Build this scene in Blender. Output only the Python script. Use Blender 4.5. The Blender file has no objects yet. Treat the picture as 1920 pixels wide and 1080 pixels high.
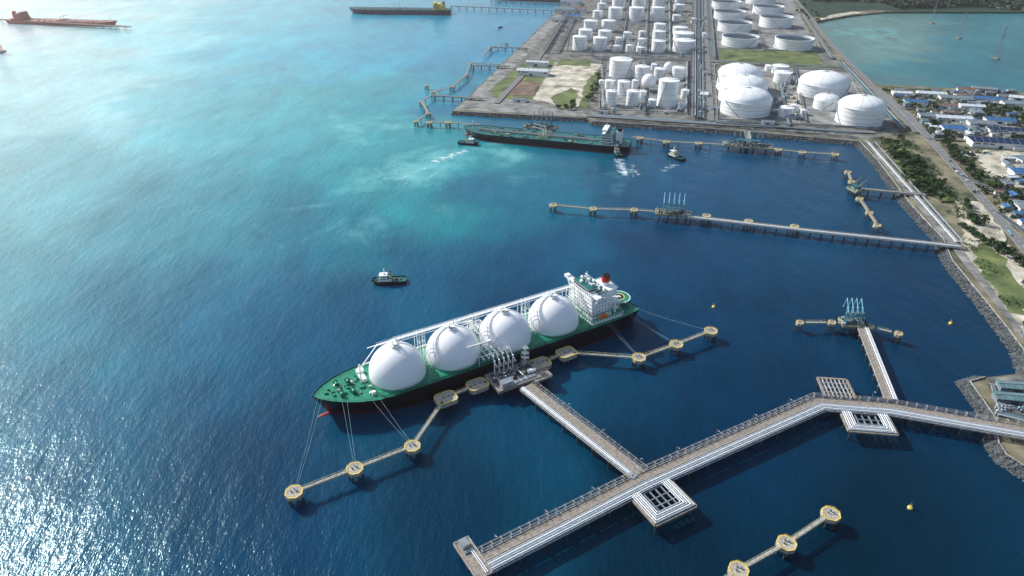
import bpy, math, random
import numpy as np
from mathutils import Vector, Matrix, noise
from mathutils.geometry import tessellate_polygon
random.seed(7)
TH=math.radians(30.2); S=math.sin(TH); C=math.cos(TH); HC=310.0
# survey helper: converts a measured sight line to the real ground position at height z
def P(px,py,z=0.0):
    u=(px-960)/1280; v=(py-540)/1280; t=(HC-z)/(S+v*C)
    return Vector((u*t,t*(C-v*S),z))
def KS(py,z=0.0): return 1280*(S+(py-540)/1280*C)/(HC-z)
scn=bpy.context.scene; COL=scn.collection
# ---------------- materials
def mat(name,col,rough=.6,metal=0,var=.18,scale=.25,col2=None,bump=0,spec=.4,detail=4):
    m=bpy.data.materials.new(name); m.use_nodes=True; nt=m.node_tree; N=nt.nodes; L=nt.links
    b=N['Principled BSDF']; b.inputs['Roughness'].default_value=rough; b.inputs['Metallic'].default_value=metal
    b.inputs['Specular IOR Level'].default_value=spec
    g=N.new('ShaderNodeNewGeometry'); n=N.new('ShaderNodeTexNoise'); n.inputs['Scale'].default_value=scale
    n.inputs['Detail'].default_value=detail; n.inputs['Roughness'].default_value=.65
    L.new(g.outputs['Position'],n.inputs['Vector'])
    r=N.new('ShaderNodeValToRGB'); r.color_ramp.elements[0].position=.32; r.color_ramp.elements[1].position=.68
    c1=[max(0,x*(1-var)) for x in col]; c2=[min(1,x*(1+var)) for x in (col2 or col)]
    r.color_ramp.elements[0].color=(*c1,1); r.color_ramp.elements[1].color=(*c2,1)
    L.new(n.outputs['Fac'],r.inputs['Fac']); L.new(r.outputs['Color'],b.inputs['Base Color'])
    if bump:
        bp=N.new('ShaderNodeBump'); bp.inputs['Strength'].default_value=bump; bp.inputs['Distance'].default_value=.3
        L.new(n.outputs['Fac'],bp.inputs['Height']); L.new(bp.outputs['Normal'],b.inputs['Normal'])
    return m
M={}
M['conc']=mat('weathered_concrete',(.27,.24,.2),.85,scale=.5,var=.42,bump=.3)
M['conc2']=mat('pale_concrete',(.38,.37,.35),.85,scale=.3,var=.3)
M['capc']=mat('dolphin_concrete',(.4,.37,.31),.85,scale=.6,var=.35,bump=.3)
M['pile']=mat('dark_pile',(.045,.05,.05),.8,scale=.8,var=.4)
M['yel']=mat('yellow_paint',(.78,.6,.14),.55,scale=.8,var=.2)
M['yelp']=mat('faded_yellow_steel',(.46,.44,.26),.6,scale=.5,var=.3)
M['steel']=mat('insulated_pipe',(.6,.66,.7),.3,.4,scale=.6,var=.2)
M['dsteel']=mat('dark_steel',(.045,.065,.08),.5,.1,scale=.6,var=.4)
M['grey']=mat('grey_steel',(.22,.26,.28),.5,.1,scale=.5,var=.3)
M['white']=mat('white_paint',(.9,.92,.92),.4,scale=.12,var=.04)
M['white2']=mat('weathered_white_paint',(.8,.82,.82),.5,scale=.2,var=.1)
M['dome']=mat('tank_cover_white',(.95,.96,.96),.35,scale=.05,var=.03)
M['green']=mat('green_deck_paint',(.008,.23,.13),.5,scale=.3,var=.35)
M['green2']=mat('teal_deck_paint',(.01,.13,.12),.5,scale=.2,var=.4)
M['hull']=mat('black_hull_paint',(.006,.009,.014),.35,scale=.2,var=.3)
M['navy']=mat('navy_hull_paint',(.012,.025,.06),.4,scale=.2,var=.3)
M['red']=mat('red_antifouling',(.25,.02,.02),.5,scale=.3,var=.2)
M['redp']=mat('red_paint',(.5,.03,.02),.45,scale=.3,var=.12)
M['orange']=mat('orange_paint',(.75,.16,.02),.45,scale=.3,var=.12)
M['rust']=mat('rust_red_paint',(.42,.13,.1),.55,scale=.2,var=.25)
M['black']=mat('black_rubber',(.012,.012,.013),.7,scale=.8)
M['glass']=mat('dark_glass',(.02,.03,.04),.12,scale=.5,spec=.6)
M['blue']=mat('pale_blue_steel',(.25,.55,.66),.45,scale=.5,var=.15)
M['tealst']=mat('teal_steel',(.04,.17,.21),.5,.1,scale=.5,var=.3)
M['tealr']=mat('grey_teal_roof',(.12,.22,.23),.5,scale=.3,var=.3)
M['broof']=mat('blue_roof_sheet',(.035,.14,.33),.45,scale=.2,var=.25)
M['groof']=mat('grey_roof_sheet',(.2,.25,.28),.5,scale=.2,var=.25)
M['wroof']=mat('white_roof_sheet',(.62,.68,.7),.5,scale=.2,var=.15)
M['rroof']=mat('rusty_roof_sheet',(.2,.12,.09),.6,scale=.2,var=.25)
M['solar']=mat('solar_panel',(.015,.03,.08),.2,scale=.2,var=.4)
M['froof']=mat('floating_roof_steel',(.015,.035,.06),.5,scale=.08,var=.5)
M['rope']=mat('mooring_rope',(.3,.5,.55),.7)
M['trunk']=mat('bark',(.12,.09,.06),.9)
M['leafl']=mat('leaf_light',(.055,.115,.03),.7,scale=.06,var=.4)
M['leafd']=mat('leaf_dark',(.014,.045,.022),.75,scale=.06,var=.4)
M['rock']=mat('revetment_rock',(.09,.105,.11),.9,scale=.35,var=.7)
M['asph']=mat('asphalt',(.08,.095,.105),.9,scale=.15,var=.25)
M['roadp']=mat('worn_road',(.18,.19,.19),.9,scale=.15,var=.25)
M['yard']=mat('gravel_yard',(.035,.05,.055),.95,scale=.06,var=.5,col2=(.19,.19,.17),detail=10)
M['sand']=mat('bare_sand',(.2,.2,.13),.95,scale=.05,var=.3,col2=(.62,.57,.47),detail=9)
M['brown']=mat('brown_soil',(.12,.09,.065),.95,scale=.06,var=.3,col2=(.2,.14,.1),detail=8)
M['grass']=mat('grass',(.035,.08,.022),.95,scale=.035,var=.3,col2=(.16,.19,.07),detail=9)
M['scrub']=mat('scrub_land',(.018,.05,.02),.95,scale=.024,var=.35,col2=(.24,.21,.14),detail=10)
M['lot']=mat('concrete_lot',(.1,.115,.12),.9,scale=.05,var=.35,col2=(.28,.28,.26),detail=10)
# ---------------- mesh builder
class MB:
    def __init__(s): s.v=[];s.f=[];s.m=[];s.s=[]
    def add(s,vs,fs,m=0,sm=False):
        o=len(s.v); s.v+=[tuple(x) for x in vs]
        for f in fs: s.f.append(tuple(i+o for i in f)); s.m.append(m); s.s.append(sm)
        return s
    def box(s,c,d,rz=0,m=0):
        a,b,h=d[0]/2,d[1]/2,d[2]/2; cr,sr=math.cos(rz),math.sin(rz); vs=[]
        for z in(-h,h):
            for x,y in((-a,-b),(a,-b),(a,b),(-a,b)): vs.append((c[0]+x*cr-y*sr,c[1]+x*sr+y*cr,c[2]+z))
        return s.add(vs,[(3,2,1,0),(4,5,6,7),(0,1,5,4),(1,2,6,5),(2,3,7,6),(3,0,4,7)],m)
    def beam(s,p,q,w,h,m=0):
        p=Vector(p);q=Vector(q);d=(q-p); 
        if d.length<1e-4: return s
        d.normalize(); r=d.cross(Vector((0,0,1)))
        if r.length<1e-3: r=Vector((1,0,0))
        r.normalize(); u=r.cross(d); vs=[]
        for e in(p,q):
            for a,b in((-1,-1),(1,-1),(1,1),(-1,1)): vs.append(e+r*(a*w/2)+u*(b*h/2))
        return s.add(vs,[(3,2,1,0),(4,5,6,7),(0,1,5,4),(1,2,6,5),(2,3,7,6),(3,0,4,7)],m)
    def cyl(s,p,q,r,r2=None,n=12,m=0,cap=True):
        if r2 is None: r2=r
        p=Vector(p);q=Vector(q);d=(q-p).normalized(); a=d.cross(Vector((0,0,1)))
        if a.length<1e-3: a=Vector((1,0,0))
        a.normalize(); b=d.cross(a); vs=[]
        for e,rr in((p,r),(q,r2)):
            for i in range(n):
                t=2*math.pi*i/n; vs.append(e+a*(rr*math.cos(t))+b*(rr*math.sin(t)))
        s.add(vs,[(i,(i+1)%n,n+(i+1)%n,n+i) for i in range(n)],m,True)
        if cap: s.add(vs,[tuple(range(n-1,-1,-1)),tuple(range(n,2*n))],m)
        return s
    def tube(s,path,r,n=8,m=0):
        for a,b in zip(path[:-1],path[1:]): s.cyl(a,b,r,n=n,m=m)
        return s
    def prism(s,poly,z0,z1,m=0,ms=None):
        n=len(poly); vs=[(p[0],p[1],z0) for p in poly]+[(p[0],p[1],z1) for p in poly]
        s.add(vs,[tuple(range(n,2*n)),tuple(range(n-1,-1,-1))],m)
        return s.add(vs,[(i,(i+1)%n,n+(i+1)%n,n+i) for i in range(n)],m if ms is None else ms)
    def ring(s,c,ro,ri,z0,z1,n=8,m=0,ph=0):
        vs=[]
        for r,z in((ro,z0),(ro,z1),(ri,z1),(ri,z0)):
            for i in range(n):
                t=2*math.pi*i/n+ph; vs.append((c[0]+r*math.cos(t),c[1]+r*math.sin(t),z))
        fs=[]
        for k in range(4):
            k2=(k+1)%4
            fs+=[(k*n+i,k*n+(i+1)%n,k2*n+(i+1)%n,k2*n+i) for i in range(n)]
        return s.add(vs,fs,m)
    def dome(s,c,r,h,n=32,k=8,m=0,full=False):
        vs=[];fs=[]; lo=-k if full else 0
        rows=list(range(lo,k))
        for j in rows:
            a=math.pi/2*j/k
            for i in range(n):
                t=2*math.pi*i/n; vs.append((c[0]+r*math.cos(a)*math.cos(t),c[1]+r*math.cos(a)*math.sin(t),c[2]+h*math.sin(a)))
        for j in range(len(rows)-1):
            fs+=[(j*n+i,j*n+(i+1)%n,(j+1)*n+(i+1)%n,(j+1)*n+i) for i in range(n)]
        vs.append((c[0],c[1],c[2]+h)); T=len(vs)-1; b=(len(rows)-1)*n
        fs+=[(b+i,b+(i+1)%n,T) for i in range(n)]
        return s.add(vs,fs,m,True)
    def done(s,name,mats,parent=None,loc=(0,0,0),rz=0,**kw):
        me=bpy.data.meshes.new(name); me.from_pydata(s.v,[],s.f)
        me.polygons.foreach_set('material_index',s.m); me.polygons.foreach_set('use_smooth',s.s)
        for x in (mats if isinstance(mats,(list,tuple)) else [mats]): me.materials.append(M[x] if isinstance(x,str) else x)
        me.update(); o=bpy.data.objects.new(name,me); COL.objects.link(o); o.location=loc; o.rotation_euler[2]=rz
        if parent: o.parent=parent
        for k,v in kw.items(): o[k]=v
        return o
def thing(name,label,cat,loc=(0,0,0),rz=0,group=None):
    o=bpy.data.objects.new(name,None); COL.objects.link(o); o.location=loc; o.rotation_euler[2]=rz; o.empty_display_size=1
    o['label']=label; o['category']=cat
    if group: o['group']=group
    return o
def copy_thing(root,loc,rz=0,sc=None,label=None):
    n=root.copy(); COL.objects.link(n); n.location=loc; n.rotation_euler[2]=rz
    if sc: n.scale=(sc,sc,sc) if not isinstance(sc,tuple) else sc
    if label: n['label']=label
    def rec(o,np_):
        for c in o.children:
            if c==np_ : continue
            k=c.copy(); COL.objects.link(k); k.parent=np_; k.matrix_parent_inverse=c.matrix_parent_inverse
            rec(c,k)
    rec(root,n); return n
def place(root,locs):
    out=[root]
    for i,l in enumerate(locs):
        p=l[0]; rz=l[1] if len(l)>1 else 0; sc=l[2] if len(l)>2 else None
        if i==0: first=(p,rz,sc)
        else: out.append(copy_thing(root,p,rz,sc))
    p,rz,sc=first; root.location=p; root.rotation_euler[2]=rz
    if sc: root.scale=(sc,sc,sc) if not isinstance(sc,tuple) else sc
    return out
def off(pts,d):
    out=[];n=len(pts)
    for i in range(n):
        a=(pts[i]-pts[max(0,i-1)]); b=(pts[min(n-1,i+1)]-pts[i])
        if a.length<1e-6:a=b
        if b.length<1e-6:b=a
        a=Vector((a.x,a.y)).normalized(); b=Vector((b.x,b.y)).normalized()
        na=Vector((-a.y,a.x)); nb=Vector((-b.y,b.x)); m=(na+nb)
        m=m/max(1.0,m.length_squared)*2
        out.append(Vector((pts[i].x+m.x*d,pts[i].y+m.y*d,pts[i].z)))
    return out
def walk(pts,sp,start=0):
    res=[];acc=start
    for a,b in zip(pts[:-1],pts[1:]):
        L=(b-a).length
        while acc<=L:
            d=(b-a)/L; res.append((a+d*acc,d)); acc+=sp
        acc-=L
    return res
# ---------------- sea
pts=[(0,0,215,208,208),(150,30,165,205,208),(300,60,112,195,205),(150,180,138,195,200),(450,60,30,168,188),(600,80,0,154,180),(900,80,0,126,162),(760,60,0,140,170),(300,200,80,172,182),(700,230,28,142,150),(450,250,45,150,160),(620,240,45,152,158),  # points at upper left paint the pale pink sun glow into the water colour
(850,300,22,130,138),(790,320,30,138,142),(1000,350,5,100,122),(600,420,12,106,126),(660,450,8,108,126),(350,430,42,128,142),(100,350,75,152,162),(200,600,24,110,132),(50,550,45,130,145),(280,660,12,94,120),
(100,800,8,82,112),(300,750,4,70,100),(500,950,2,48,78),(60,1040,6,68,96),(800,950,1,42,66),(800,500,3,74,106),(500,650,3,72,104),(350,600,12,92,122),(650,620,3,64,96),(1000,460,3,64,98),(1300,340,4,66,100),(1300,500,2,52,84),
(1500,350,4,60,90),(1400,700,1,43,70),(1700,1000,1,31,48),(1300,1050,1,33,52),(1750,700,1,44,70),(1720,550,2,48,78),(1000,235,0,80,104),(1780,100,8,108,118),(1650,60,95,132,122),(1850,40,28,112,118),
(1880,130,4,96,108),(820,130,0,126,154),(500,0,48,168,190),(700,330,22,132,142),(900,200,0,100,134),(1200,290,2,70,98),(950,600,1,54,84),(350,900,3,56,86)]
def lin(c): c/=255; return c/12.92 if c<=.04045 else ((c+.055)/1.055)**2.4
Q=[];CC=[]
def qf(x,y): return x/(y+180)*2.6, np.log(y+100)
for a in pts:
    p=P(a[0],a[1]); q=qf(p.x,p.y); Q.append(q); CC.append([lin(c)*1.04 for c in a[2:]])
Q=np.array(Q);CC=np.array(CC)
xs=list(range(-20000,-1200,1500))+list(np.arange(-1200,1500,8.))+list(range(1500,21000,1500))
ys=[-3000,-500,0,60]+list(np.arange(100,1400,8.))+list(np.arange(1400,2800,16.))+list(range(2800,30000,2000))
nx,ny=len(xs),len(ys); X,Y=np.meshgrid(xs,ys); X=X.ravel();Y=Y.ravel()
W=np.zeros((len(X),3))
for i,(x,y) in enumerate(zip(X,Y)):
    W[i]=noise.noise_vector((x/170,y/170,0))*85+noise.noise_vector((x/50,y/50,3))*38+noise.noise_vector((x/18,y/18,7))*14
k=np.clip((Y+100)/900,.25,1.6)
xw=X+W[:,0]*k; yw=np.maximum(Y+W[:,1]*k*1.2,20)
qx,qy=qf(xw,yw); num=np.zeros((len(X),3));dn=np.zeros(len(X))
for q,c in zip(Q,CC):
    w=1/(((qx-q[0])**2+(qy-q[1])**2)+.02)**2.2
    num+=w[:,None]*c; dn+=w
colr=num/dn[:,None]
foam=np.zeros(len(X)); plume=np.zeros(len(X))
def streak(a,b,wd,amp,arr=None,XX=None,YY=None):
    arr=foam if arr is None else arr; XX=X if XX is None else XX; YY=Y if YY is None else YY
    A=P(*a);B=P(*b); d=B-A; L2=d.x**2+d.y**2
    t=np.clip(((XX-A.x)*d.x+(YY-A.y)*d.y)/L2,0,1); dx=XX-(A.x+d.x*t); dy=YY-(A.y+d.y*t)
    arr[:]=np.maximum(arr,amp*np.exp(-(dx*dx+dy*dy)/(wd*wd)))
streak((872,283),(815,302),12,.95);streak((835,298),(745,335),22,.68);streak((840,318),(735,355),20,.6);streak((760,300),(722,335),26,.6);streak((850,288),(790,300),18,.62)
streak((1158,300),(1172,326),14,.95);streak((1178,312),(1188,326),18,.8);streak((1270,308),(1240,320),11,.8);streak((1280,296),(1308,302),9,.7)
streak((1865,845),(1915,878),4,.8);streak((690,530),(665,545),9,.4)
for a,b_,wd,am in [((570,246),(700,222),60,.9),((640,215),(770,218),70,.75),((880,285),(740,330),55,1),((850,330),(730,350),55,.95),((770,280),(720,340),55,.9),((960,330),(860,360),60,.6),((1000,330),(1100,300),40,.45),((280,450),(400,420),45,.6),((180,480),(300,440),50,.5),((540,400),(700,440),65,.65),((480,470),(640,460),50,.55),((150,690),(330,640),35,.45),((380,300),(520,330),70,.5),((1580,60),(1700,70),60,.9),((1600,90),(1640,60),50,.7),((1165,305),(1185,330),28,.85),((1250,300),(1300,312),20,.6)]:
    streak(a,b_,wd,am,plume,xw,yw)
me=bpy.data.meshes.new('sea')
fs=[(j*nx+i,j*nx+i+1,(j+1)*nx+i+1,(j+1)*nx+i) for j in range(ny-1) for i in range(nx-1)]
me.from_pydata([(float(a),float(b),0) for a,b in zip(X,Y)],[],fs)
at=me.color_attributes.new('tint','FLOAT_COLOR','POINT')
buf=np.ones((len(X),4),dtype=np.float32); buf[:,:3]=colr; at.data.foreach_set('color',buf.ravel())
at2=me.attributes.new('foam','FLOAT','POINT'); at2.data.foreach_set('value',foam.astype(np.float32))
at3=me.attributes.new('plume','FLOAT','POINT'); at3.data.foreach_set('value',plume.astype(np.float32))
sea=bpy.data.objects.new('sea',me); COL.objects.link(sea); sea['kind']='structure'; sea['label']='deep blue and turquoise sea with sediment plumes and painted sun glow'
m=bpy.data.materials.new('sea_water'); m.use_nodes=True; nt=m.node_tree;N=nt.nodes;Lk=nt.links;b=N['Principled BSDF']
g=N.new('ShaderNodeNewGeometry')
def nz(sc,det=3,ro=.6,vec=None,dist=0):
    n=N.new('ShaderNodeTexNoise'); n.inputs['Scale'].default_value=sc;n.inputs['Detail'].default_value=det;n.inputs['Roughness'].default_value=ro;n.inputs['Distortion'].default_value=dist
    Lk.new(vec or g.outputs['Position'],n.inputs['Vector']); return n.outputs['Fac']
def mth(op,a,bb,c=None):
    n=N.new('ShaderNodeMath'); n.operation=op
    for i,x in enumerate((a,bb,c)):
        if x is None: continue
        if isinstance(x,(int,float)): n.inputs[i].default_value=x
        else: Lk.new(x,n.inputs[i])
    return n.outputs[0]
def attr(nm):
    n=N.new('ShaderNodeAttribute');n.attribute_name=nm; return n
def mixc(f,a,c2):
    mx=N.new('ShaderNodeMixRGB'); Lk.new(f,mx.inputs[0]); Lk.new(a,mx.inputs[1]); mx.inputs[2].default_value=c2; return mx.outputs[0]
a1=attr('tint');a2=attr('foam');a3=attr('plume')
mp=N.new('ShaderNodeMapping'); mp.inputs['Rotation'].default_value=(0,0,.7); mp.inputs['Scale'].default_value=(1,.45,1); Lk.new(g.outputs['Position'],mp.inputs['Vector'])
h=mth('ADD',mth('MULTIPLY',nz(.045,2,.5,mp.outputs[0]),1.4),mth('ADD',mth('MULTIPLY',nz(.22,3,.6,mp.outputs[0]),.7),mth('MULTIPLY',nz(.9,2,.6,mp.outputs[0]),.24)))
bp=N.new('ShaderNodeBump'); bp.inputs['Strength'].default_value=1; bp.inputs['Distance'].default_value=.8; Lk.new(h,bp.inputs['Height']); Lk.new(bp.outputs['Normal'],b.inputs['Normal'])
f1=nz(.13,9,.75)
fm=N.new('ShaderNodeMapRange'); fm.inputs[1].default_value=.0;fm.inputs[2].default_value=.18
thr=mth('SUBTRACT',.80,mth('MULTIPLY',a2.outputs['Fac'],.40)); Lk.new(mth('SUBTRACT',f1,thr),fm.inputs[0])
fmx=mth('MULTIPLY',fm.outputs[0],mth('GREATER_THAN',a2.outputs['Fac'],.02))
pm=N.new('ShaderNodeMapRange'); pm.inputs[1].default_value=0;pm.inputs[2].default_value=.42;pm.inputs[4].default_value=.8; pm.interpolation_type='SMOOTHSTEP'
Lk.new(mth('SUBTRACT',nz(.012,9,.7,None,.5),mth('SUBTRACT',.72,mth('MULTIPLY',a3.outputs['Fac'],.45))),pm.inputs[0])
var=N.new('ShaderNodeMapRange'); var.inputs[1].default_value=.3;var.inputs[2].default_value=.7;var.inputs[3].default_value=.76;var.inputs[4].default_value=1.22; Lk.new(nz(.014,9,.68,mp.outputs[0]),var.inputs[0])
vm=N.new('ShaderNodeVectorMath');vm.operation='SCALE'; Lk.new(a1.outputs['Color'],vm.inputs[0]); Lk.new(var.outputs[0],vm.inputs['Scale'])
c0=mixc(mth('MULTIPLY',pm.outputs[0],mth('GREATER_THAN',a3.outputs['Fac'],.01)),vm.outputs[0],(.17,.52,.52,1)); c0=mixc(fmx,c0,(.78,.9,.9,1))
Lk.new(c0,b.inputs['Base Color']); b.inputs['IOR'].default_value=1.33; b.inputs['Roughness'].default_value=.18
b.inputs['Specular IOR Level'].default_value=.3; b.inputs['Specular Tint'].default_value=(.45,.92,.97,1)
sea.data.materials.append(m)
# ---------------- land
ZL=4.0
shore=[(848,209),(1000,217),(1100,222),(1110,228),(1345,243),(1612,266),(1645,300),(1708,385),(1768,448),(1786,490),(1852,570),(1892,620),(1918,655),(1934,698),(1846,708),(1818,716),(1842,750),(1866,785),(1872,832),(1888,855),(1925,878),(2000,925)]
left=[(905,155),(965,97),(1040,24),(1085,-25)]
SH=[P(*a,ZL) for a in shore]; LE=[P(*a,ZL) for a in left]
outer=[LE[-1]]+LE[::-1][1:]+SH+[Vector((1100,200,ZL)),Vector((6000,200,ZL)),Vector((6000,6000,ZL)),Vector((900,6000,ZL))]
lag=[P(*a,ZL) for a in [(1530,40),(1548,66),(1575,95),(1612,132),(1645,158),(1760,164),(1925,174),(2150,190),(2250,60),(1925,20),(1850,14),(1700,18),(1600,28)]]
tri=tessellate_polygon([outer,lag]); allp=outer+lag; mb=MB()
mb.add(allp,tri)
for loop in (outer,lag):
    for a,b_ in zip(loop,loop[1:]+loop[:1]): mb.add([a,b_,Vector((b_.x,b_.y,-3)),Vector((a.x,a.y,-3))],[(0,1,2,3)])
mb.done('ground',['scrub'],kind='structure',label='scrubby coastal ground with bare sandy patches')
lev=[ZL]
def sheet(name,pxs,m,label='',dz=.05,jag=0):
    lev[0]+=dz; pp=[P(*a,ZL) for a in pxs]; q=[]
    if jag:
        for a,b_ in zip(pp,pp[1:]+pp[:1]):
            n=max(1,int((b_-a).length/(jag*2.5)))
            for i in range(n): c=a.lerp(b_,i/n); q.append(c+Vector((random.uniform(-jag,jag),random.uniform(-jag,jag),0)))
    else: q=pp
    mb=MB(); mb.add([(c.x,c.y,lev[0]) for c in q],tessellate_polygon([q]))
    return mb.done(name,[m],kind='structure',label=label or name.replace('_',' '))
roads=[]
def road(name,pxs,w,m='asph',line=False):
    lev[0]+=.05; c=[P(*a,ZL) for a in pxs]; A=off(c,w/2);B=off(c,-w/2); mb=MB(); roads.append((c,w))
    for i in range(len(c)-1): mb.add([(p.x,p.y,lev[0]) for p in(A[i],A[i+1],B[i+1],B[i])],[(0,1,2,3)])
    for sd in(A,B):
        for i in range(len(c)-1): mb.beam(Vector((sd[i].x,sd[i].y,lev[0])),Vector((sd[i+1].x,sd[i+1].y,lev[0])),.4,.26,1)
    if line:
        for p,d in walk(c,12): mb.beam(Vector((p.x,p.y,lev[0]+.01)),Vector((p.x+d.x*4,p.y+d.y*4,lev[0]+.01)),.3,.02,2)
    return mb.done(name,[m,'conc2','white2'],kind='structure',label=name.replace('_',' ')+' along the terminal')
def offroad(p,mg=2):
    for c,w in roads:
        for a,b_ in zip(c[:-1],c[1:]):
            d=b_-a; t=max(0,min(1,((p.x-a.x)*d.x+(p.y-a.y)*d.y)/(d.x*d.x+d.y*d.y)))
            if math.hypot(p.x-a.x-d.x*t,p.y-a.y-d.y*t)<w/2+mg: return False
    return True
sheet('yard_paving',[(852,206),(905,158),(1040,26),(1085,-20),(1470,-20),(1500,40),(1560,105),(1640,170),(1700,248),(1615,262),(1345,240),(1112,226),(1100,219)],'yard','gravel and concrete yard of the tank farm')
sheet('forest_floor',[(1485,-22),(1502,22),(1545,34),(1600,22),(1700,13),(1850,9),(1925,14),(2150,40),(2150,-30)],'leafd','dark overgrown bank beyond the lagoon')
sheet('quay_apron',[(856,205),(905,158),(1040,28),(1062,28),(985,105),(930,160),(905,178),(1095,212),(1098,219)],'lot','concrete quay apron beside the water')
sheet('grass_patch',[(920,168),(980,118),(1040,112),(1000,186),(930,184)],'grass','patchy grass plot beside the quay',jag=4)
sheet('sand_lot',[(1040,118),(1128,120),(1116,160),(1098,203),(1060,200),(1000,186)],'sand','bare sandy lot inside the terminal',jag=2)
sheet('grass_patch',[(1030,185),(1070,165),(1085,172),(1075,200),(1050,205)],'grass',jag=4)
sheet('grass_patch',[(1050,112),(1110,113),(1108,124),(1045,122)],'grass',jag=3)
sheet('grass_patch',[(1100,150),(1128,125),(1118,165),(1096,205),(1085,200)],'grass',jag=3)
sheet('grass_patch',[(1348,92),(1532,98),(1546,121),(1350,114)],'grass','green grass plot between storage tanks',jag=1)
sheet('soil_lot',[(962,154),(1012,154),(1002,180),(945,178)],'brown','brown soil lot beside the quay',jag=2)
sheet('bund_floor',[(1340,-14),(1480,-14),(1535,97),(1345,92)],'lot','concrete bund floor below oil tanks')
sheet('bund_floor',[(1350,122),(1600,130),(1655,240),(1350,228)],'lot','concrete bund floor below domed tanks')
sheet('sand_patch',[(1470,175),(1500,180),(1515,215),(1480,222)],'sand','bare ground between tanks',jag=3)
sheet('bund_floor',[(1140,112),(1288,116),(1290,212),(1128,205)],'lot','concrete bund floor below small tanks')
sheet('grass_patch',[(1350,116),(1590,124),(1592,129),(1350,121)],'grass')
sheet('sand_patch',[(1790,380),(1840,380),(1905,470),(1925,520),(1925,640),(1880,590),(1815,500)],'sand','bare sand and dry grass near the coast',jag=5)
sheet('sand_patch',[(1820,282),(1925,286),(1925,352),(1870,350)],'sand','bare sand lot between buildings',jag=4)
sheet('sand_patch',[(1870,385),(1925,390),(1925,440),(1900,425)],'sand','bare sand lot between buildings',jag=4)
sheet('sand_patch',[(1770,200),(1830,206),(1835,216),(1780,212)],'sand','bare sand lot between buildings',jag=3)
sheet('beach',[(1522,42),(1560,34),(1600,27),(1620,25),(1600,22),(1560,28)],'sand','sandy beach beside the lagoon',jag=4)
sheet('grass_patch',[(1815,470),(1850,450),(1925,540),(1925,600),(1870,570)],'grass','dry grass on sandy ground',jag=5)
sheet('grass_patch',[(1655,275),(1690,262),(1740,325),(1790,378),(1760,378),(1715,350)],'grass','green verge between coast road and sea wall',jag=4)
sheet('concrete_yard',[(1850,712),(1925,705),(1930,790),(1872,776)],'yard','concrete yard of shore station')
sheet('concrete_yard',[(1760,214),(1925,222),(1925,262),(1790,258)],'lot','concrete yard around warehouses',jag=3)
sheet('sea_wall_track',[(1618,264),(1626,263),(1796,458),(1915,620),(1920,645),(1786,470)],'lot','concrete maintenance track along the sea wall')
road('coast_road',[(1645,168),(1700,215),(1768,290),(1830,362),(1925,472),(2050,610)],11,'roadp',True)
road('inner_road',[(1480,-15),(1560,85),(1640,168),(1720,250)],10,'roadp')
road('site_road',[(1322,-15),(1325,90),(1333,228)],9,'roadp')
road('site_road',[(1118,110),(1330,116),(1600,134)],9,'roadp')
road('site_road',[(1098,218),(1345,234),(1640,250)],9,'roadp')
road('site_road',[(1075,10),(1010,110),(930,195)],9,'roadp')
road('side_road',[(1800,330),(1860,358),(1925,362)],7,'asph')
road('side_road',[(1870,400),(1925,440)],7,'asph')
road('side_road',[(1690,205),(1925,212)],7,'asph')
road('side_road',[(1740,262),(1925,270)],6,'asph')
# revetments
def revet(px,w=9,n=900,sgn=1,label='dark grey rock revetment sloping into the sea'):
    c=[P(*a,ZL) for a in px]; o_=off(c,sgn*w); mb=MB()
    for i in range(len(c)-1):
        mb.add([(c[i].x,c[i].y,4.3),(c[i+1].x,c[i+1].y,4.3),(o_[i+1].x,o_[i+1].y,-.8),(o_[i].x,o_[i].y,-.8)],[(0,1,2,3)])
        mb.beam((c[i].x,c[i].y,4.6),(c[i+1].x,c[i+1].y,4.6),.6,1.2,1)
    L=sum((b_-a).length for a,b_ in zip(c[:-1],c[1:]))
    for k in range(n):
        d=random.random()*L
        for i in range(len(c)-1):
            l=(c[i+1]-c[i]).length
            if d<=l or i==len(c)-2: break
            d-=l
        f=min(1,d/l); g_=random.uniform(.03,1.0)+random.gauss(0,.05)
        a=c[i].lerp(c[i+1],f); b_=o_[i].lerp(o_[i+1],f); p=a.lerp(b_,g_); z=4.3-5*max(0,g_); r=random.uniform(.5,1.3)
        vs=[]
        for sx in(-1,1):
            for sy in(-1,1):
                for sz in(-1,1): vs.append((p.x+sx*r*random.uniform(.5,1),p.y+sy*r*random.uniform(.5,1),z+sz*r*random.uniform(.4,.9)))
        mb.add(vs,[(0,1,3,2),(4,6,7,5),(0,4,5,1),(2,3,7,6),(0,2,6,4),(1,5,7,3)])
    o=mb.done('rock_revetment',['rock','conc2'],label=label); o['kind']='stuff'
revet(shore[:3],8,600,-1); revet(shore[3:6],8,1000,-1); revet(shore[5:14],8.2,3600,-1); revet(shore[14:22],7,1800,-1)
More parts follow.
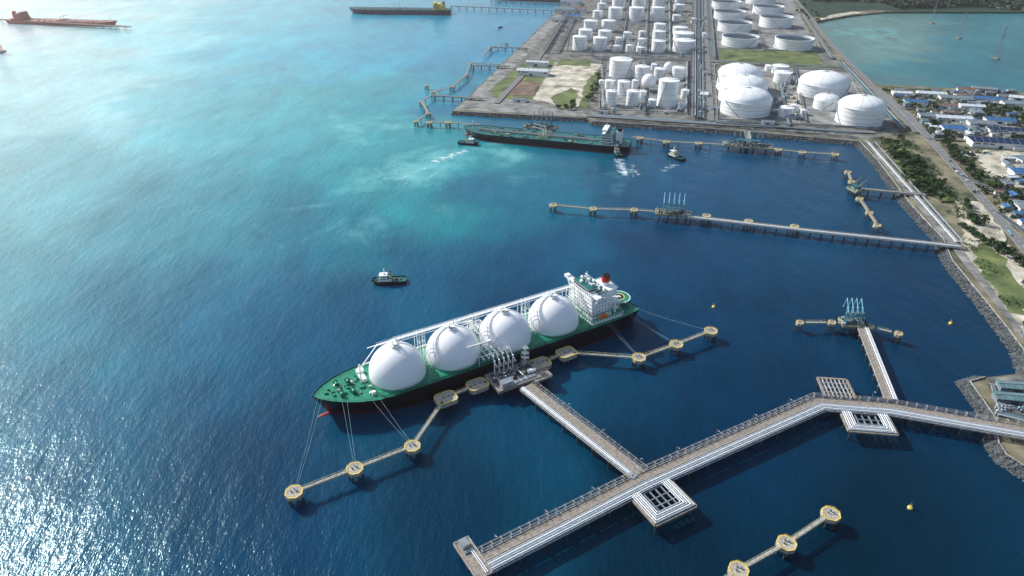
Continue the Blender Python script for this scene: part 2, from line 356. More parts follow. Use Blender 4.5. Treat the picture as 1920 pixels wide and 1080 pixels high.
# ---------------- storage tanks
def tank(cx,top,bot,w,kind,i=0):
    k=KS(bot,ZL); r=w/2/k; f=P(cx,bot,ZL); dv=Vector((f.x,f.y,0)); dist=dv.length; dv.normalize(); c=f+dv*r
    ph=math.atan2(HC-ZL,dist); sp,cp=math.sin(ph),math.cos(ph); tot=(bot-top)/k
    rise={'dome':.42,'cone':.1,'flat':0}.get(kind,0)*r
    names={'dome':('white dome-roofed storage tank on concrete bund floor','domed_storage_tank'),'cone':('white cone-roofed storage tank in the tank farm','storage_tank'),'flat':('large white open-topped floating roof oil tank','floating_roof_tank')}
    h=(tot-2*r*sp)/cp if kind=='flat' else (tot-r*sp)/cp-rise
    h=max(h,r*.35)
    T=thing(names[kind][1],names[kind][0],'storage tank',(c.x,c.y,ZL),0,'storage tanks in the terminal'); n=36
    mb=MB().cyl((0,0,0),(0,0,h),r,n=n,cap=False)
    for j in range(1,4): mb.ring((0,0),r*1.006,r*.99,h*j/4,h*j/4+.25,n,1)
    mb.done('shell',['white','grey'],T)
    MB().ring((0,0),r*1.03,r*.985,h-.6,h+.1,n,0).done('rim_walkway',['white'],T)
    mb=MB()
    if kind=='flat': mb.cyl((0,0,h*.6),(0,0,h*.8),r*.975,n=n); mb.ring((0,0),r*.9,r*.86,h*.8,h*.8+.4,n,1); mb.beam((r*.9,0,h),(0,0,h*.84),1,.4,1); mb.box((-r*.3,r*.2,h*.8+.4),(2,2,.8),m=1)
    elif kind=='cone':
        mb.cyl((0,0,h),(0,0,h+rise),r,r*.05,n=n); mb.cyl((0,0,h+rise-.2),(0,0,h+rise+1.2),r*.06+.3,n=8); mb.beam((0,0,h+rise),(r,0,h+.6),.8,.5,1)
    else:
        mb.dome((0,0,h),r,rise,n,7); mb.cyl((0,0,h+rise-.3),(0,0,h+rise+1.5),1.3,n=10,m=1)
        for q in range(12):
            a=q*math.pi/6; pt=[(r*math.cos(t)*math.cos(a),r*math.cos(t)*math.sin(a),h+rise*math.sin(t)+.15) for t in (0.03,.35,.7,1.05,1.5)]
            mb.tube(pt,.18,4,1)
    mb.done('roof',['froof' if kind=='flat' else 'white','grey'],T)
    mb=MB(); a0=random.uniform(3.4,5.2); st=9
    for j in range(st):
        a=a0+j*.09*(1 if i%2 else -1); b_=a0+(j+1)*.09*(1 if i%2 else -1); rr=r+.7
        mb.beam((rr*math.cos(a),rr*math.sin(a),h*j/st),(rr*math.cos(b_),rr*math.sin(b_),h*(j+1)/st),1.1,.35)
    mb.done('spiral_stair',['grey'],T)
TK={'dome':[(1381,121,176,80),(1388,142,198,88),(1394,165,222,93),(1538,135,187,91),(1606,180,240,84),(1546,176,208,46)],
'cone':[(1461,122,140,30),(1465,134,157,32),(1471,200,222,26),(1162,110,148,42),(1145,170,200,22),(1185,170,200,24),(1168,152,180,23),(1143,150,171,20),(1202,124,154,27),(1236,128,150,22),(1270,126,152,24),(1249,150,203,37),
(1280,74,100,40),(1280,60,79,38),(1274,50,66,28),(1233,76,99,25),(1234,58,80,24),(1236,44,62,22),(1086,68,95,26),(1124,70,96,26),(1097,55,76,26),(1133,57,78,25),(1107,38,58,26),(1140,38,60,26),(1153,14,37,26),(1192,14,40,28),(1231,14,41,26),(1159,-2,18,24),(1197,-2,20,26),(1234,-2,22,24),(1164,-16,2,22),(1200,-16,4,24),(1237,-16,6,22),
(1185,130,146,14),(1222,186,203,16),(1283,168,186,15),(1276,192,208,13),(1190,150,166,12),(1268,28,40,16),(1272,8,22,20),(1176,60,74,16),(1180,84,98,14),(1488,196,212,14),(1440,122,134,14),(1505,205,217,12),(1128,150,163,11),(1320,62,74,10),
(1155,85,98,15),(1160,70,82,14),(1200,88,102,16),(1203,72,86,16),(1204,58,70,14),(1300,34,44,10),(1275,-8,6,20),(1120,20,34,18),(1128,6,18,16),(1133,-6,6,16),(1205,170,186,14),(1226,120,132,12)],
'flat':[(1385,62,90,67),(1485,65,96,70),(1375,37,63,62),(1452,27,54,60),(1366,17,39,58),(1438,8,29,56),(1360,-1,19,54),(1425,-9,10,54),(1355,-14,2,52)]}
i=0
for kd,l in TK.items():
    for a in l: tank(*a,kd,i); i+=1
for (cx,bot,w) in [(1217,174,27),(1254,140,18)]:
    k=KS(bot,ZL); r=w/2/k; f=P(cx,bot,ZL)+Vector((0,r,0)); T=thing('spherical_gas_tank','white spherical gas tank on tall steel legs','storage tank',(f.x,f.y,ZL),0,'spherical gas tanks')
    MB().dome((0,0,r*1.35),r,r,24,8,full=True).done('sphere',['white'],T)
    for q in range(8): a=q*math.pi/4; MB().cyl((0,0,0),(0,0,r*1.3),.45,n=6).done('leg',['white2'],T,(r*.97*math.cos(a),r*.97*math.sin(a),0))
SR=math.atan2(-.2096,.9778)
def rack(a,b_,w=8,n=5,h=5,col='steel',z=ZL,label='elevated steel rack carrying parallel silver pipes',cols=None):
    p=P(*a,z);q=P(*b_,z); L=(q-p).length; rz=math.atan2(q.y-p.y,q.x-p.x)
    T=thing('pipe_rack',label,'pipe rack',p,rz,'pipe racks'); mb=MB()
    for x in np.arange(0,L,14):
        mb.beam((x,-w/2,0),(x,-w/2,h),.4,.4).beam((x,w/2,0),(x,w/2,h),.4,.4).beam((x,-w/2-.5,h),(x,w/2+.5,h),.5,.5)
    mb.done('frame',['grey'],T)
    for j in range(n):
        y=-w/2+w*(j+.5)/n; MB().cyl((0,y,h+.7),(L,y,h+.7),random.choice([.3,.42,.55]),n=6).done('pipe',[random.choice(cols or [col,'grey','tealst','dsteel'])],T)
for a in [((1112,222),(1340,238),9,6,5),((1342,236),(1600,256),9,6,5),((1302,-10),(1297,225),10,7,7),((1310,-10),(1310,225),6,4,4),((1120,112),(1288,118),7,5,5),((1345,118),(1600,131),6,4,4),
 ((1070,16),(1020,100),9,6,6),((1090,8),(1045,100),6,5,5),((1255,-5),(1256,100),5,4,4),((1215,-5),(1210,105),5,4,4),((1180,-5),(1163,100),5,4,4),((1330,0),(1338,112),7,5,5),((1405,-5),(1432,96),5,3,3),((1505,30),(1560,112),7,5,4),
 ((1120,160),(1292,166),5,4,4),((1210,115),(1208,215),5,4,4),((1455,125),(1478,238),6,4,3),((1575,120),(1690,245),8,5,4),((1130,205),(1128,125),5,3,4),((1075,104),(1295,110),6,4,5),((1140,46),(1295,50),5,3,4),((1105,102),(1150,10),5,3,4),
 ((1288,118),(1286,215),5,4,4),((1120,190),(1290,200),4,3,3),((1490,128),(1510,230),4,3,3),((1350,228),(1640,242),4,3,2),((1470,170),(1500,172),3,3,2),((1316,0),(1318,225),3,2,3)]: rack(*a)
rack((1628,270),(1794,458),5,3,2,'steel',ZL,'low coastal rack carrying silver pipelines above the revetment',['steel','grey','white2'])
rack((1640,270),(1804,458),2,2,2,'steel',ZL,'low coastal rack carrying silver pipelines above the revetment',['steel','grey'])
RN={'broof':'blue','groof':'grey','wroof':'white','solar':'dark solar panelled','tealr':'grey-teal','rroof':'rusty brown'}
def building(px,py,w,d,h,roof='groof',rz=SR,gable=True,wall='white2',label=None,z=ZL,name='industrial_building'):
    c=P(px,py,z); T=thing(name,label or 'low industrial building with %s roof'%RN[roof],'building',c,rz)
    mb=MB().box((0,0,h/2),(w,d,h))
    if w>22 and gable: mb.box((w*.3,-d/2-2.5,h*.3),(w*.35,5,h*.6)); mb.box((w*.3,-d/2-2.6,h*.6+.1),(w*.36,5.4,.2),m=1)
    mb.done('wall',[wall,'groof'],T)
    mb=MB(); e=.6; r=d*.14 if gable else .3
    if gable:
        W_,D_=w/2+e,d/2+e
        mb.add([(-W_,-D_,h),(W_,-D_,h),(W_,0,h+r),(-W_,0,h+r),(-W_,D_,h),(W_,D_,h)],[(0,1,2,3),(3,2,5,4),(1,5,2),(0,3,4)])
        mb.box((0,0,h+.0),(w+.9,d+.9,.2)); mb.box((0,0,h+r+.1),(w+1,.8,.3),m=1)
        for x in np.arange(-w/2+4,w/2,9): mb.beam((x,-D_,h+.1),(x,0,h+r+.1),.35,.25,1)
    else:
        mb.box((0,0,h+.25),(w+.6,d+.6,.5)); mb.box((w*.2,d*.1,h+1.2),(w*.18,d*.25,1.5),m=1); mb.box((-w*.25,-d*.15,h+.9),(w*.12,d*.15,.9),m=1)
    mb.done('roof',[roof,'grey'],T)
    MB().box((-w*.05,-d/2-.06,min(2,h*.35)),(min(5,w*.2),.12,min(4,h*.7))).done('door',['dsteel'],T)
    for x in (-.42,-.3,-.2,.42): MB().box((x*w,-d/2-.05,h*.72),(w*.08,.1,h*.2)).done('window',['glass'],T)
random.seed(11)
for a in [(1000,140,60,22,9,'wroof'),(1008,122,45,16,7,'wroof'),(1010,134,30,12,5,'wroof'),(975,190,24,9,4,'groof'),(1130,212,16,8,4,'groof'),(1060,22,60,30,9,'groof'),(1075,34,40,20,8,'broof'),(1046,40,36,20,7,'groof'),(1340,205,14,9,4,'groof'),(1440,232,18,9,4,'groof'),(1490,222,14,12,5,'groof'),(1320,180,12,20,5,'wroof'),(1322,140,10,16,6,'groof'),(1085,22,50,24,10,'rroof'),(1070,8,60,30,10,'groof')]: building(*a)
def unit(px,py,s):
    c=P(px,py,ZL); T=thing('process_unit','compact steel process frame with vessels and piping','process plant',c,SR,'process units'); mb=MB()
    w,d,h=8*s,6*s,random.uniform(4,9)*s
    for x in(-w/2,0,w/2):
        for y in(-d/2,d/2): mb.beam((x,y,0),(x,y,h),.4,.4)
    for z in(h*.5,h):
        mb.beam((-w/2,-d/2,z),(w/2,-d/2,z),.4,.4).beam((-w/2,d/2,z),(w/2,d/2,z),.4,.4).box((0,0,z-.1),(w,d,.15))
    mb.done('frame',[random.choice(['grey','tealst','dsteel'])],T)
    MB().cyl((-w*.3,0,0),(-w*.3,0,h*1.3),1.2*s,n=10).done('column_vessel',['white'],T)
    MB().cyl((w*.1,-d*.2,h*.5+1.3*s),(w*.45,-d*.2,h*.5+1.3*s),1.1*s,n=10).done('drum_vessel',['white2'],T)
    MB().tube([(-w/2,d*.3,1),(w/2,d*.3,1),(w/2,d*.3,h+1),(w/2+3,d*.3,h+1),(w/2+3,d*.3,1)],.3,6).done('piping',['steel'],T)
for k in range(200):
    z_=random.choice([(1135,1290,120,210),(1180,1290,55,108),(1310,1322,20,225),(1440,1500,150,225),(1100,1210,10,100),(1040,1090,20,70),(1120,1290,100,215),(1150,1300,0,60)])
    x,y=random.uniform(z_[0],z_[1]),random.uniform(z_[2],z_[3]); unit(x,y,random.uniform(.5,1.0))
def bund(pxs):
    pp=[P(*a,ZL) for a in pxs]; o=pp[0]; mb=MB()
    for a,b_ in zip(pp,pp[1:]+pp[:1]): mb.beam(a-o+Vector((0,0,.9)),b_-o+Vector((0,0,.9)),.5,1.8)
    x=mb.done('bund_wall',['conc2'],None,o); x['label']='low pale concrete bund wall around storage tanks'; x['category']='wall'; x['group']='bund walls'
for a in [[(1345,60),(1420,62),(1424,93),(1347,91)],[(1430,63),(1528,67),(1540,97),(1436,94)],[(1340,30),(1410,32),(1415,57),(1343,56)],[(1415,25),(1495,27),(1510,57),(1422,53)],[(1068,64),(1148,66),(1146,99),(1062,97)],[(1210,60),(1308,62),(1310,103),(1208,101)],[(1340,122),(1446,126),(1462,228),(1345,224)],[(1486,130),(1590,133),(1606,170),(1650,243),(1500,232)],[(1128,110),(1290,115),(1290,208),(1124,203)]]: bund(a)
# ---------------- lagoon pylons
def pylon():
    T=thing('transmission_tower','grey lattice transmission tower standing in the lagoon','tower',group='lattice transmission towers'); H_=68;mb=MB()
    def wd(z): return 4.0*(1-z/H_)**1.3+.7
    L=[0,10,20,29,37,44,50,56,62,68]
    for a,b_ in zip(L[:-1],L[1:]):
        A=wd(a);B=wd(b_); ca=[(A,A),(-A,A),(-A,-A),(A,-A)]; cb=[(B,B),(-B,B),(-B,-B),(B,-B)]
        for i in range(4):
            j=(i+1)%4; mb.beam((*ca[i],a),(*cb[i],b_),.34,.34).beam((*ca[i],a),(*cb[j],b_),.16,.16).beam((*ca[j],a),(*cb[i],b_),.16,.16).beam((*cb[i],b_),(*cb[j],b_),.16,.16)
    mb.done('lattice_mast',['grey'],T)
    for z in(46,54,62):
        MB().beam((-10,0,z),(10,0,z),.35,.35).beam((-10,0,z),(0,0,z+3),.2,.2).beam((10,0,z),(0,0,z+3),.2,.2).done('cross_arm',['grey'],T)
    MB().box((0,0,1),(13,13,2.2)).done('foundation',['conc'],T); return T
place(pylon(),[(P(1867,110),.5,.95),(P(1797,72),.4,.9),(P(1746,44),.4,.85)])
# ---------------- marine structures
DZ=8.0
def dolphin():
    T=thing('mooring_dolphin','octagonal concrete mooring dolphin with yellow painted edge','mooring dolphin',group='mooring dolphins'); r=5.4
    MB().prism([(r*math.cos(math.pi/8+i*math.pi/4),r*math.sin(math.pi/8+i*math.pi/4)) for i in range(8)],-2.6,0).done('cap',['capc'],T)
    MB().ring((0,0),r+.04,r-.65,-.25,.12,8,0,math.pi/8).done('painted_edge',['yel'],T)
    mb=MB()
    for i in range(16):
        a=math.pi/8+i*math.pi/8; q=r*.93*(1 if i%2==0 else .93); mb.cyl((q*math.cos(a),q*math.sin(a),.1),(q*math.cos(a),q*math.sin(a),1.2),.07,n=4)
    mb.ring((0,0),r*.94,r*.92,1.15,1.25,8,0,math.pi/8); mb.done('railing',['yel'],T)
    for x,y in((-1.5,0),(1.5,.4),(0,1.8)): MB().cyl((0,0,0),(0,0,.9),.45,n=8).box((0,0,1.05),(1.3,.6,.4)).done('mooring_hook',['grey'],T,(x,y,0))
    for i in range(6):
        a=i*math.pi/3; MB().cyl((0,0,-2.4),(.8*math.cos(a),.8*math.sin(a),-12),.6,n=8).done('pile',['pile'],T,(3.7*math.cos(a),3.7*math.sin(a),0))
    return T
dlist=[(551,922),(665,878),(773,836),(1198,670),(1268,645),(1333,620),(1558,963),(1475,1018),(1385,1068),
(1037,384),(1112,391),(1189,393),(1325,404),(1404,414),(1490,424),(1500,604),(1560,604),(1632,612),(1685,625),
(1590,322),(1597,340),(1612,372),(1630,398),(1645,422)]
L_=[(P(*a,DZ),random.uniform(-.3,.3),1.0 if i<9 else .85) for i,a in enumerate(dlist)]
dol=place(dolphin(),L_)
for i,o in enumerate(dol):
    if i>=15 and i<19: o.scale=(.6,.6,.9)
    if i>=19: o.scale=(.75,.75,1)
def bdolphin():
    T=thing('breasting_dolphin','concrete breasting dolphin with yellow edge and black fender','breasting dolphin',group='breasting dolphins')
    poly=[(-7.5,-4),(-5.5,-6),(5.5,-6),(7.5,-4),(7.5,4),(5.5,6),(-5.5,6),(-7.5,4)]
    MB().prism(poly,-3.4,0).done('cap',['capc'],T)
    mb=MB()
    for a,b_ in zip(poly,poly[1:]+poly[:1]): mb.beam((a[0]*.96,a[1]*.96,.1),(b_[0]*.96,b_[1]*.96,.1),.65,.25)
    mb.done('painted_edge',['yel'],T)
    for x in(-2,2): MB().cyl((0,0,0),(0,0,1),.5,n=8).box((0,0,1.1),(1.5,.7,.4)).done('mooring_hook',['grey'],T,(x,0,0))
    MB().box((0,6.9,-2.6),(7,.7,6.5)).cyl((-2,6,-2),(-2,6.7,-2),1,n=10).cyl((2,6,-2),(2,6.7,-2),1,n=10).done('fender',['black'],T)
    for x in(-4.5,0,4.5):
        for y in(-3,3): MB().cyl((0,0,-3.2),(0,0,-12),.7,n=8).done('pile',['pile'],T,(x,y,0))
    return T
A30=math.radians(30)
place(bdolphin(),[(P(895,720,DZ),A30),(P(836,745,DZ),A30),(P(1013,680,DZ),A30),(P(1062,660,DZ),A30)])
def walkway(a,b_,z=DZ,w=1.8,col='yelp',truss=True,label='narrow steel walkway with yellowish railings above the water',ra=5,rb=5,pz=None):
    p=P(*a,z);q=P(*b_,z); d=(q-p).normalized(); p=p+d*ra; q=q-d*rb; L=(q-p).length
    T=thing('walkway',label,'walkway',p,math.atan2(q.y-p.y,q.x-p.x),'walkways between dolphins')
    MB().box((L/2,0,-.15),(L,w,.3)).done('deck',['conc2' if col=='yelp' else col],T)
    for y in(-w/2,w/2):
        mb=MB().beam((0,y,1.2),(L,y,1.2),.16,.16).beam((0,y,-.9),(L,y,-.9),.3,.3); n=max(2,int(L/3))
        for i in range(n+1): x=L*i/n; mb.beam((x,y,-.9),(x,y,1.2),.12,.12)
        if truss:
            for i in range(n): mb.beam((L*i/n,y,-.9),(L*(i+1)/n,y,1.2 if i%2 else -.1),.14,.14)
        mb.done('railing',[col],T)
    if pz:
        for x in np.arange(pz/2,L,pz): MB().cyl((0,0,-.3),(0,0,-z-3),.45,n=6).done('pile',['pile'],T,(x,0,0))
for a,b_ in [((551,922),(665,878)),((665,878),(773,836)),((773,836),(836,745)),((836,745),(895,720)),((895,720),(945,705)),((1013,680),(1062,660)),((1062,660),(1198,670)),((1198,670),(1268,645)),((1268,645),(1333,620)),((1558,963),(1475,1018)),((1475,1018),(1385,1068)),((1385,1068),(1330,1105)),
 ((1037,384),(1112,391)),((1112,391),(1189,393)),((1189,393),(1235,397)),((1500,604),(1560,604)),((1560,604),(1590,605)),((1610,606),(1632,612)),((1632,612),(1685,625)),((1590,322),(1597,340)),((1612,372),(1630,398)),((1630,398),(1645,422)),((975,680),(1013,680))]:
    walkway(a,b_,w=2.0)
def trestle(label,px,w,pipes=(),side=1,z=DZ,ps=14,posts=True,name='jetty_trestle',pw=None):
    c=[P(*a,z) for a in px]; o=c[0].copy(); c=[p-o for p in c]; T=thing(name,label,'jetty',o)
    mb=MB(); A=off(c,w/2);B=off(c,-w/2)
    for i in range(len(c)-1):
        q=[A[i],A[i+1],B[i+1],B[i]]; mb.prism([(v.x,v.y) for v in q],-1.1,0)
    for sd in(off(c,w/2-.2),off(c,-w/2+.2)):
        for a,b_ in zip(sd[:-1],sd[1:]): mb.beam(a+Vector((0,0,.2)),b_+Vector((0,0,.2)),.35,.4,1)
    mb.done('deck',['conc','conc2'],T)
    if pipes:
        lo=min(p[0] for p in pipes)-.8; hi=max(p[0] for p in pipes)+.8; mb=MB(); mid=(lo+hi)/2
        for p,d in walk(off(c,mid),6,1): n=Vector((-d.y,d.x,0)); mb.beam(p+n*((hi-lo)/2)+Vector((0,0,-.5)),p-n*((hi-lo)/2)+Vector((0,0,-.5)),.7,.8)
        for dd in (lo,hi):
            q=off(c,dd)
            for a,b_ in zip(q[:-1],q[1:]): mb.beam(a+Vector((0,0,-.5)),b_+Vector((0,0,-.5)),.4,.9,1)
        mb.done('pipe_support',['grey','conc2'],T)
        for d_,r_,h_,mm in pipes: MB().tube([v+Vector((0,0,h_)) for v in off(c,d_)],r_,8).done('pipe',[mm],T)
    if posts:
        mb=MB(); e=side*(w/2+.3)
        for p,d in walk(off(c,e),6,2):
            n=Vector((-d.y,d.x,0))*side; mb.beam(p,p+Vector((0,0,2.0)),.3,.3); mb.beam(p-n*.3+Vector((0,0,1.9)),p+n*2.4+Vector((0,0,1.9)),.3,.3); mb.beam(p+n*2.2+Vector((0,0,-.8)),p+n*2.2+Vector((0,0,1.9)),.25,.25)
            mb.beam(p-n*.3+Vector((0,0,-.8)),p+n*2.4+Vector((0,0,-.8)),.3,.3)
        for dd,zz in((e,1.1),(e+side*2.1,1.1),(e+side*2.1,2.0),(e,1.9)):
            q=off(c,dd)
            for a,b_ in zip(q[:-1],q[1:]): mb.beam(a+Vector((0,0,zz)),b_+Vector((0,0,zz)),.14,.14)
        mb.done('service_rack',['conc2'],T)
    mb0=None; wl=pw or [-w*.4,w*.4]
    for p,d in walk(c,ps,3):
        n=Vector((-d.y,d.x,0)); rz=math.atan2(n.y,n.x)
        MB().box(((wl[0]+wl[-1])/2,0,-1.7),(wl[-1]-wl[0]+2,1.3,1.2)).done('crosshead',['conc'],T,p,rz)
        for q in wl:
            if mb0 is None: mb0=MB().cyl((0,0,-2),(0,0,-12),.55,n=8).done('pile',['pile'],T,p+n*q)
            else: x=mb0.copy(); COL.objects.link(x); x.parent=T; x.location=p+n*q
    return T
trestle('concrete jetty trestle with road and silver pipelines on piles',[(905,1045),(1200,896),(1532,750),(1664,760),(1930,806),(2050,828)],6,[(-4.2,.4,.5,'steel'),(-5.6,.48,.6,'white'),(-7.1,.48,.6,'steel'),(-8.5,.4,.5,'white'),(-9.7,.3,.4,'steel')],1,DZ,15,True,pw=[-9,-3,2.6])
trestle('concrete approach trestle leading to the gas carrier berth',[(990,722),(1203,888)],6.5,[(-4.4,.45,.5,'steel'),(-5.7,.45,.5,'white'),(-6.9,.35,.4,'steel')],1,DZ+.02,14,True,pw=[-6.5,-2.6,2.6])
trestle('narrow concrete trestle with pipes leading to small berth',[(1666,748),(1610,604)],5,[(-3.4,.4,.5,'white'),(-4.5,.4,.5,'steel'),(-5.4,.3,.4,'white')],1,DZ+.02,13,False,pw=[-4.5,2])
trestle('long low pipeline trestle on many piles reaching shore',[(1290,404),(1530,432),(1770,457),(1800,460)],4,[(-2.8,.5,.5,'white'),(-4,.5,.5,'steel'),(-5,.4,.5,'steel')],1,DZ-.5,11,False,pw=[-4,1.5])
trestle('short pipeline trestle connecting side berth to shore',[(1600,352),(1735,364)],4,[(-3,.4,.5,'steel'),(-4,.4,.5,'grey')],1,DZ-.5,14,False)
def loop(corner,dx,dy,ex,ey,n=5,label='pipe expansion loop platform beside the jetty trestle'):
    o=P(*corner,DZ); T=thing('expansion_loop',label,'pipe platform',o,0,'pipe expansion loops'); a=Vector((*dx,0)); b_=Vector((*dy,0)); mb=MB()
    for t in(0,1): mb.beam(a*ex*t+Vector((0,0,-.7)),a*ex*t+b_*ey+Vector((0,0,-.7)),1.6,1.2)
    mb.beam(b_*ey+Vector((0,0,-.7)),b_*ey+a*ex+Vector((0,0,-.7)),1.6,1.2)
    for i in range(1,7): mb.beam(a*ex*i/7+Vector((0,0,-.6)),a*ex*i/7+b_*ey+Vector((0,0,-.6)),.7,.8,1)
    for i in range(1,4): mb.beam(b_*ey*i/4+Vector((0,0,-.62)),b_*ey*i/4+a*ex+Vector((0,0,-.62)),.5,.8,1)
    mb.done('platform_frame',['conc','conc2' if n==0 else 'grey'],T)
    for i in range(n):
        k=.8+i*1.35; z=.4
        MB().tube([a*k+b_*-2+Vector((0,0,z)),a*k+b_*(ey-k)+Vector((0,0,z)),a*(ex-k)+b_*(ey-k)+Vector((0,0,z)),a*(ex-k)+b_*-2+Vector((0,0,z))],.4,8).done('pipe',[['steel','white'][i%2]],T)
    for t in(.05,.95):
        for s_ in(.3,.95): MB().cyl((0,0,-1.2),(0,0,-12),.6,n=8).done('pile',['pile'],T,a*ex*t+b_*ey*s_)
t2b=P(1200,896,DZ);t2c=P(1532,750,DZ);t2d=P(1664,760,DZ)
d2=(t2c-t2b).normalized(); n2=Vector((d2.y,-d2.x,0)); d3=(t2d-t2c).normalized(); n3=Vector((d3.y,-d3.x,0))
loop((1186,936),(d2.x,d2.y),(n2.x,n2.y),29,21)
loop((1578,775),(d3.x,d3.y),(n3.x,n3.y),30,17)
loop((1548,742),(d3.x,d3.y),(-n3.x,-n3.y),20,21,0,'open concrete grid platform beside the jetty trestle')
def platform(pos,rz,w,d,label,rail='yel',th=1.6,nx_=3,ny_=3,name='jetty_platform'):
    T=thing(name,label,'jetty platform',pos,rz); MB().box((0,0,-th/2),(w,d,th)).done('deck',['conc'],T); mb=MB()
    for x0,y0,x1,y1 in((-w/2,-d/2,w/2,-d/2),(w/2,-d/2,w/2,d/2),(w/2,d/2,-w/2,d/2),(-w/2,d/2,-w/2,-d/2)):
        mb.beam((x0,y0,.15),(x1,y1,.15),.5,.35); mb.beam((x0,y0,1.2),(x1,y1,1.2),.12,.12)
        for i in range(8): t=i/8; mb.beam((x0+(x1-x0)*t,y0+(y1-y0)*t,.2),(x0+(x1-x0)*t,y0+(y1-y0)*t,1.2),.12,.12)
    mb.done('railing',[rail],T)
    for i in range(nx_):
        for j in range(ny_): MB().cyl((0,0,-th),(0,0,-12),.6,n=8).done('pile',['pile'],T,(-w/2+w*(i+.5)/nx_,-d/2+d*(j+.5)/ny_,0))
    return T
T=platform(P(886,1046,DZ-.03),math.radians(32)+1.57,26,9,'concrete turning head at the end of the trestle','conc2')
MB().box((9,0,1.4),(5,4,2.8)).box((9,0,2.9),(5.5,4.5,.25),m=1).done('control_cabin',['conc2','groof'],T)
MB().tube([(-12,-2.5,.6),(5,-2.5,.6),(5,2.5,.6)],.4,8).tube([(-12,-1.4,.6),(4,-1.4,.6),(4,2.5,.6)],.35,8).done('piping',['steel'],T)
DX=Vector((.866,.5,0)); DY=Vector((-.5,.866,0)); BOW=Vector((-133.3,357.8,0))
def SF(x,y,z=0): p=BOW+DX*x+DY*y; p.z=z; return p
LP=SF(133,-37,DZ+.3)
T=platform(LP,A30,34,21,'main concrete loading platform beside the gas carrier','conc2',2.4,4,3,'loading_platform')
mb=MB()
for i in range(5): mb.cyl((-11+i*4.5,-9,.6),(-11+i*4.5,5,.6),.35,n=8); mb.cyl((-11+i*4.5,5,.6),(-11+i*4.5,5,2.5),.35,n=8)
mb.cyl((-14,-8,.8),(15,-8,.8),.45,n=8).cyl((-14,-6.5,.8),(15,-6.5,.8),.35,n=8); mb.done('piping',['steel'],T)
mb=MB()
for _ in range(70): mb.box((random.uniform(-15,15),random.uniform(-4,8),random.uniform(.4,1)),(random.uniform(.6,2.2),random.uniform(.6,1.8),random.uniform(.8,2.6)),m=random.choice([0,0,0,1,2,3]))
mb.done('valve_equipment',['dsteel','white2','tealst','grey'],T)
mb=MB(); 
for x in(12,16):
    for y in(4,8): mb.beam((x,y,0),(x,y,17),.4,.4)
for z in(4,8,12,16.5):
    mb.box((14,6,z),(4.5,4.5,.2)); mb.beam((12,4,z-4 if z<16 else 12),(16,4,z),.25,.25); mb.beam((16,8,z-4 if z<16 else 12),(12,8,z),.25,.25)
mb.done('gangway_tower',['grey'],T)
MB().box((-9,-7,2),(9,5,4)).box((-9,-7,4.15),(9.6,5.6,.3),m=1).done('control_cabin',['conc2','groof'],T)
platform(P(1012,702,DZ-.2),A30,14,12,'concrete side platform with equipment and parked vehicles','conc2')
def loader(h=15,col='white',k=1):
    T=thing('cargo_loader','tall articulated marine loading arm on jetty platform','loading arm',group='loading arms')
    MB().cyl((0,0,0),(0,0,h),.5*k,n=10).cyl((0,0,h-.5),(0,0,h+.5),.8*k,n=10).done('riser',[col],T)
    MB().cyl((0,0,h),(0,h*.5,h*1.45),.34*k,n=8).cyl((0,.6,h),(0,h*.5+.5,h*1.4),.15,n=6).cyl((0,0,h),(0,-h*.25,h*.78),.4*k,n=8).done('inboard_boom',[col],T)
    MB().cyl((0,h*.5,h*1.45),(0,h*.72,h*.72),.3*k,n=8).cyl((0,h*.72,h*.72),(0,h*.72,h*.6),.5*k,n=8).done('outboard_boom',[col],T)
    MB().box((0,-h*.28,h*.75),(1.2,1.5,1.7)).done('counterweight',['grey'],T); return T
place(loader(11.5,'white2',.85),[(SF(133-10+i*3.8,-28.5,DZ+.3),A30) for i in range(5)])
def berth(px,py,w,d,rz,n,label,h=11,col='blue'):
    pos=P(px,py,DZ+.1); T=platform(pos,rz,w,d,label,'yelp',1.6,4,2,'loading_platform')
    mb=MB()
    for _ in range(int(w*1.6)): mb.box((random.uniform(-w*.47,w*.47),random.uniform(-d*.44,d*.44),random.uniform(.5,1.6)),(random.uniform(.8,2.8),random.uniform(.8,2.4),random.uniform(1,3.4)),m=random.choice([0,0,1,2,3]))
    for x in np.linspace(-w*.45,w*.45,9): mb.cyl((x,-d*.4,1),(x,d*.2,1),.35,n=6,m=1).cyl((x,d*.2,1),(x,d*.2,4),.3,n=6,m=1)
    mb.done('valve_equipment',['dsteel','steel','yelp','tealst'],T)
    mb=MB(); ex=w*.34
    for x in np.linspace(-ex,ex,5):
        for y in(-d*.25,d*.15): mb.beam((x,y,0),(x,y,h*.55),.35,.35)
    for z in(h*.28,h*.55):
        for y in(-d*.25,d*.15): mb.beam((-ex,y,z),(ex,y,z),.3,.3)
        for x in np.linspace(-ex,ex,5): mb.beam((x,-d*.25,z),(x,d*.15,z),.3,.3)
    mb.box((0,-d*.05,h*.55),(ex*1.4,d*.36,.15)); mb.done('pipe_gantry',['tealst'],T)
    c,s_=math.cos(rz),math.sin(rz); place(loader(h,col),[(pos+Vector((c*x-s_*d*.3,s_*x+c*d*.3,0)),rz) for x in [(-w*.28+i*w*.56/max(1,n-1)) for i in range(n)]])
    return T
berth(1262,399,38,14,math.radians(-12),5,'loading platform of tanker berth with pale arms',13)
berth(1600,605,20,12,math.radians(-5),4,'small loading platform with pale blue loading arms',12)
berth(1604,355,16,12,math.radians(-75),2,'side berth loading platform with steel frames',9,'grey')
berth(1402,272,66,20,math.radians(-14),6,'wide loading platform of tanker berth with steel frames',14,'tealst')
berth(1015,238,50,14,math.radians(-16),5,'loading platform behind the moored tanker',14,'tealst')
